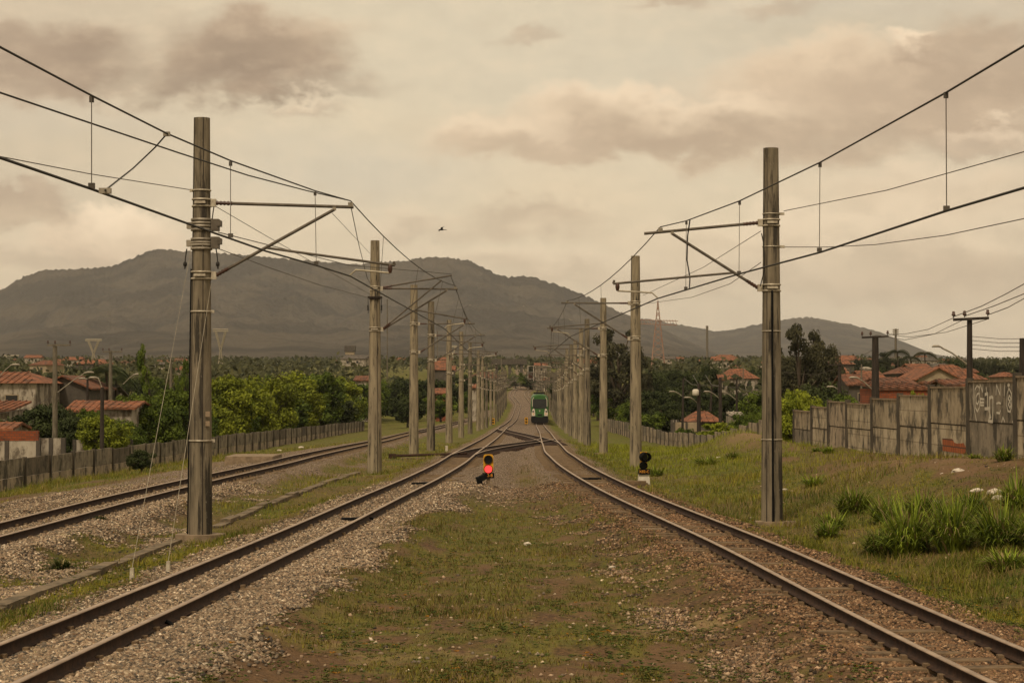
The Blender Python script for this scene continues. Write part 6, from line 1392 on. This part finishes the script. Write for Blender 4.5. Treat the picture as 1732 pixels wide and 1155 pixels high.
def mast(px, ptop, pbase, D, label, name, cat, head=None, r_=.22, mat='util'):
    a, c = P(px, pbase, D), P(px, ptop, D); root = thing(name, label, cat, tuple(a)); b = MB(); b.tube(a, c, r_ * 1.3, r_, 8); b.build('mast', M[mat], root)
    if head:
        w, h = head[0] / F * D, head[1] / F * D; b = MB()
        for i in range(3):
            for j in range(4): b.box((c.x - w / 2 + (j + .5) * w / 4, D, c.z - h + (i + .5) * h / 3), (w / 4 * .72, .3, h / 3 * .72))
        for j in range(3): b.tube((c.x - w / 2, D + .2, c.z - h + (j + .5) * h / 3), (c.x + w / 2, D + .2, c.z - h + (j + .5) * h / 3), .05 * D / 300, n=4)
        b.build('floodlights', M['steel'], root)
mast(1515, 556, 605, 420, 'stadium floodlight mast on the right skyline', 'floodlight_mast', 'floodlight', (10, 11)); mast(1196, 551, 612, 1000, 'slim far mast in front of the right hill', 'radio_mast', 'mast', (5, 6), .5)
for (px, pt, pb, D, lb) in [(655, 506, 640, 260, 'slim dark post between the second and third left poles'), (1223, 607, 640, 420, 'thin pale lamp column beside the long white house'), (1257, 617, 650, 300, 'short dark post left of the long white house'), (1542, 610, 640, 380, 'thin pale column below the skyline palms'), (740, 560, 625, 700, 'thin far mast behind the fourth left pole'), (1457, 616, 672, 160, 'thin column left of the dark power pole'), (822, 618, 640, 520, 'thin pale column beside the far bend'), (848, 606, 656, 600, 'thin pale column above the far left bend')]:
    mast(px, pt, pb, D, lb, 'slim_post', 'post', None, .06 * max(1, D / 260))
def frame_building():
    D = 640; root = thing('unfinished_building', 'unfinished concrete frame building rising behind the train', 'building', tuple(P(912, 662, D))); a, c = P(893, 618, D), P(931, 662, D); w, h = c.x - a.x, a.z - c.z; b = MB()
    for i in range(5):
        for dy in (0, 7): b.box((a.x + w * i / 4, D + dy, c.z + h / 2), (.3, .3, h))
    for k in range(5): b.box((a.x + w / 2, D + 3.5, c.z + h * k / 4 * .98), (w + .4, 7.6, .18))
    b.build('frame', M['wall_w'], root); b = MB()
    for (i, k) in ((1, 0), (1, 1), (3, 1), (2, 0), (0, 2)): b.box((a.x + w * (i + .5) / 4, D + 6, c.z + h * (k + .5) / 4), (w / 4 - .35, .15, h / 4 - .25))
    b.build('brick_infill', M['brick'], root)
    house('orange roofed house above the unfinished frame building', 905, 925, 618, 614, 670, 7, 'side', 'wall_w', 'roof_o', 1)
frame_building()
D = 720; a, c = P(838, 607, D), P(884, 621, D); root = thing('overbridge', 'flat grey overbridge wall above the far end of the tracks', 'bridge', tuple(P(866, 626, D)))
b = MB(); b.box(((a.x + c.x) / 2, D + 4, a.z - 1.0), (c.x - a.x + 3, 8, 2.0)); b.build('deck', M['wall_g'], root); b = MB()
for x_ in (840, 862, 882): q = P(x_, 614, D); b.box((q.x, D + 4, q.z - 3), (1.0, 7, 6))
b.build('pier', M['wall_g'], root)
b = MB(); tz = P(1464, 621, 240); bz = P(1464, 634, 240); rr = 9.5 / F * 240; b.lathe((tz.x, 240, bz.z - 1.5), [(0, rr), (tz.z - bz.z + 1.2, rr), (tz.z - bz.z + 1.25, rr * 1.08), (tz.z - bz.z + 1.4, rr * 1.08), (tz.z - bz.z + 1.55, rr * .4)], 20)
tag(b.build('storage_tank', M['wall_w']), 'white cylindrical tank left of the dark power pole', 'tank')

# ------------------------------------------------------------------ utility poles, lamps, power lines
def util_pole(px, pt, pb, D, label, cross=None, r_=.13, mat='util', lamp=None, name='utility_pole', ground=False, cat='utility pole', px2=None):
    if ground: g = hit(px, pb); D = g.y
    else: g = P(px2 or px, pb, D)
    t = P(px, pt, D); root = thing(name, label, cat, tuple(g), 'utility poles'); b = MB(); b.tube(g - Vector((0, 0, .3)), t, r_ * 1.35, r_, 10); b.build('shaft', M[mat], root)
    if cross:
        a, c = P(cross[0], cross[2], D), P(cross[1], cross[2] - cross[3] if len(cross) > 3 else cross[2], D); d = (c - a); b = MB(); m = (a + c) / 2; an = math.atan2(d.z, d.x)
        b.box((m.x, D - .12, m.z), (d.length, .09, .09), M=Matrix.Rotation(-an, 3, 'Y')); b.build('crossarm', M[mat], root)
        for k in ((.02, .33, .98) if len(cross) < 5 else cross[4]):
            q = a + d * k; b = MB(); b.lathe((q.x, D - .12, q.z + .06), [(0, .02), (.06, .02), (.07, .06), (.12, .07), (.13, .04), (.18, .055), (.22, .03)], 10); b.build('insulator', M['insul'], root)
    if lamp:
        for (x0, y0, x1, y1) in lamp:
            a, c = P(x0, y0, D), P(x1, y1, D); b = MB(); s = 1 if x1 > x0 else -1; b.path([a, a.lerp(c, .6) + Vector((0, 0, .05)), c], .03 * max(1, D / 130), 6); b.build('lamp_arm', M['steel'], root)
            b = MB(); k_ = min(1, D / 130); L_ = .62 * k_; b.path([c - Vector((s * .05, 0, 0)), c + Vector((s * L_ * .3, 0, .05)), c + Vector((s * L_ * .8, 0, .05)), c + Vector((s * L_, 0, .02))], [.03 * k_, .075 * k_, .075 * k_, .03 * k_], 8); b.build('lamp_head', M['steel'], root)
    return root
util_pole(93, 582, 775, 118, 'concrete power pole with crossarm and street lamp at left', (81, 120, 584), .13, 'util', [(97, 664, 143, 631)])
util_pole(187, 593, 700, 150, 'thinner concrete power pole with crossarm beside the dark palm', (174, 207, 595), .12, 'util')
util_pole(173, 655, 797, 0, 'dark wooden post standing in front of the left fence', None, .10, 'dark_wood', [(172, 655, 166, 640)], ground=True)
util_pole(148, 641, 690, 155, 'short dark street lamp between house and palm', None, .08, 'dark_wood', [(148, 642, 146, 641)], name='street_lamp')
util_pole(205, 665, 700, 145, 'street lamp with a slanting arm in front of the left trees', None, .07, 'util', [(208, 650, 226, 634)], name='street_lamp')
util_pole(-8, 640, 760, 120, 'street lamp whose arm enters at the left edge', None, .1, 'util', [(-4, 640, 18, 618)], name='street_lamp')
util_pole(289, 606, 680, 190, 'faint far power pole left of the nearest left pole', (279, 309, 608), .11, 'util')
a1 = util_pole(1640, 540, 720, 66, 'tall dark power pole with crossarm and lamp behind the high wall', (1611, 1671, 541, 3, (.01, .32, .97)), .085, 'dark_wood', [(1636, 616, 1592, 588)])
util_pole(1480.5, 568, 690, 96, 'second dark power pole with crossarm left of the tallest one', (1457, 1502, 571, 2, (.01, .33, .97)), .15, 'dark_wood', [(1477, 660, 1452, 640)])
util_pole(1420, 614, 668, 150, 'smaller power pole with crossarm before the gum trees', (1400, 1440, 617), .12, 'dark_wood', [(1422, 664, 1412, 655)])
util_pole(1729, 572, 700, 60, 'dark power pole cut by the right edge of the view', None, .08, 'dark_wood')
b = MB()
for (px, pt, pb, D, lb, lamp, x2) in [(1156, 640, 733, 178, 'leftmost dark lamp post above the low right fence', [(1155, 671, 1143, 663)], 1154), (1182, 648, 742, 168, 'thick dark lamp post with a white drum on its left', [(1181, 683, 1169, 673)], 1182), (1204, 650, 690, 200, 'short dark post behind the small tiled roof', None, 1202), (1218, 638, 742, 172, 'tallest dark post right of the small tiled roof', [(1217, 674, 1202, 663)], 1219), (1246, 642, 730, 180, 'dark post in front of the white shed', [(1245, 676, 1228, 664)], 1246)]:
    q = util_pole(px, pt, pb, D, lb, None, .14 if 'thick' in lb or 'tallest' in lb else .09, 'dark_wood', lamp, px2=x2)
    if 'drum' in lb:
        c = P(1176.5, 663, D - .4); b = MB(); b.lathe((c.x, c.y, c.z - .3), [(0, .2), (.05, .27), (.45, .27), (.55, .15)], 14); b.build('transformer_drum', M['white'], q)
def cable(label, pts, r_=.012, group='power lines'):
    q = [P(*p_) for p_ in pts]; n = []
    for i in range(len(q) - 1): n += [q[i].lerp(q[i + 1], k / 6) for k in range(6)]
    n.append(q[-1]); b = MB(); b.path(n, r_, 4); tag(b.build('power_line', M['thinwire']), label, 'power line', group)
cable('power line rising to the upper right from the left insulator of the tall power pole', [(1612, 536, 66), (1660, 518, 60), (1700, 498, 56), (1760, 465, 52)], .014); cable('power line rising to the upper right from the middle insulator of the tall power pole', [(1631, 535, 66), (1680, 518, 60), (1732, 497, 55), (1780, 480, 52)], .014); cable('power line rising to the upper right from the right insulator of the tall power pole', [(1670, 533, 66), (1705, 520, 60), (1732, 505, 56), (1780, 488, 52)], .014)
cable('power line from the tall to the second power pole, lowest', [(1612, 538, 66), (1570, 557, 78), (1530, 565, 88), (1503, 565, 96)]); cable('power line from the tall to the second power pole, middle', [(1631, 540, 66), (1580, 565, 78), (1530, 575, 88), (1480, 566, 96)]); cable('power line from the tall to the second power pole, highest', [(1670, 540, 66), (1600, 562, 80), (1540, 570, 90), (1500, 566, 96)])
for k in range(4): cable(f'{["topmost", "second", "third", "lowest"][k]} of four level wires right of the tall power pole', [(1644, 569 + k * 7, 66), (1690, 573 + k * 7, 63), (1729, 573 + k * 7, 60)], .009)
cable('drooping service wire from the concrete lamp pole to the left edge', [(91, 670, 118), (50, 690, 112), (0, 699, 105), (-60, 700, 100)], .015)
for (a, lb) in (((1157, 641), 'first'), ((1183, 650), 'second'), ((1204, 652), 'third'), ((1220, 640), 'fourth')):
    pass
cable('curved service wire between the two leftmost dark lamp posts', [(1157, 640, 178), (1170, 650, 174), (1182, 652, 168)], .03); cable('curved service wire between the dark posts at the tiled roof', [(1182, 652, 168), (1200, 652, 170), (1218, 654, 172)], .03); cable('service wire from the tallest dark post to the right', [(1218, 654, 172), (1235, 655, 176), (1246, 655, 180), (1284, 668, 150)], .02); cable('steep service wire above the leftmost dark lamp posts', [(1172, 634, 240), (1180, 648, 200), (1182, 652, 168)], .03); cable('steep service wire above the tallest dark post', [(1193, 634, 240), (1203, 650, 200), (1218, 654, 172)], .03); cable('long thin wire crossing in front of the gum trees', [(1326, 630, 150), (1380, 634, 150), (1420, 622, 150), (1480, 590, 96)], .014)

# ------------------------------------------------------------------ birds
def bird(px, py, D, span_, label, mat, bank=.2, yaw=0, group=None):
    c = P(px, py, D); root = thing('bird', label, 'bird', tuple(c), group); Mx = Matrix.Rotation(yaw, 3, 'Z') @ Matrix.Rotation(bank, 3, 'Y'); s = span_; b = MB()
    pts = [Vector(p_) * s for p_ in ((0, .24, 0), (0, .18, .01), (0, .08, .02), (0, -.05, .012), (0, -.16, 0), (0, -.28, 0))]; b.path([c + Mx @ p_ for p_ in pts], [.008 * s, .03 * s, .055 * s, .05 * s, .025 * s, .008 * s], 8)
    for sg in (-1, 1):
        w = [(.02, .10, .03), (.25, .13, .10), (.5, .0, .06), (.27, -.02, .095), (.02, -.07, .02)]
        v = [c + Mx @ (Vector((sg * x, y, z)) * s) for x, y, z in w] + [c + Mx @ (Vector((sg * x, y, z - .012)) * s) for x, y, z in w]
        b.add(v, [(0, 1, 2, 3, 4), (9, 8, 7, 6, 5)] + [(i, i + 5, (i + 1) % 5 + 5, (i + 1) % 5) for i in range(5)])
    v = [Vector(p_) * s for p_ in ((-.02, -.22, 0), (.02, -.22, 0), (.06, -.36, 0), (-.06, -.36, 0))]; b.add([c + Mx @ p_ for p_ in v] + [c + Mx @ (p_ + Vector((0, 0, -.01 * s))) for p_ in v], [(0, 1, 2, 3), (7, 6, 5, 4), (0, 4, 5, 1), (2, 6, 7, 3)])
    b.build('body', M[mat], root)
bird(747, 389, 170, 1.25, 'dark bird gliding over the left part of the mountain', 'black', -.42, 1.2)
WB = 'small white birds'
bird(965, 541, 190, .6, 'largest white bird, near the third right pole', 'white', .3, .7, WB); bird(962, 511, 220, .38, 'white bird just under the second right arm', 'white', .2, .3, WB); bird(886, 518, 230, .36, 'white bird left of the right pole arms', 'white', .1, 1.5, WB); bird(795.5, 516, 230, .42, 'white bird above the left pole arms', 'white', .2, 1.2, WB); bird(850, 593, 250, .34, 'lowest white bird, between the two pole rows', 'white', .1, .5, WB)

# ------------------------------------------------------------------ haze
def haze():
    b = MB(); b.box((0, 6300, 285), (21000, 12900, 600)); me = b.build('haze', None); me.location = (0, 6300, -8)
    # MB.build centres on the base; the box spans z -8 .. 592
    m = bpy.data.materials.new('haze_air'); m.use_nodes = True; t = NT(m.node_tree); t.n.clear(); out = t.node('ShaderNodeOutputMaterial')
    v = t.node('ShaderNodeVolumePrincipled'); v.inputs['Color'].default_value = (.92, .93, .96, 1); v.inputs['Density'].default_value = HAZE; v.inputs['Anisotropy'].default_value = .2
    t.l.new(v.outputs[0], out.inputs['Volume']); me.data.materials.append(m); tag(me, kind='stuff')
    me['label'] = 'thin warm haze filling the valley up to the mountain'; me['category'] = 'haze'
HAZE = 5.2e-5
haze()
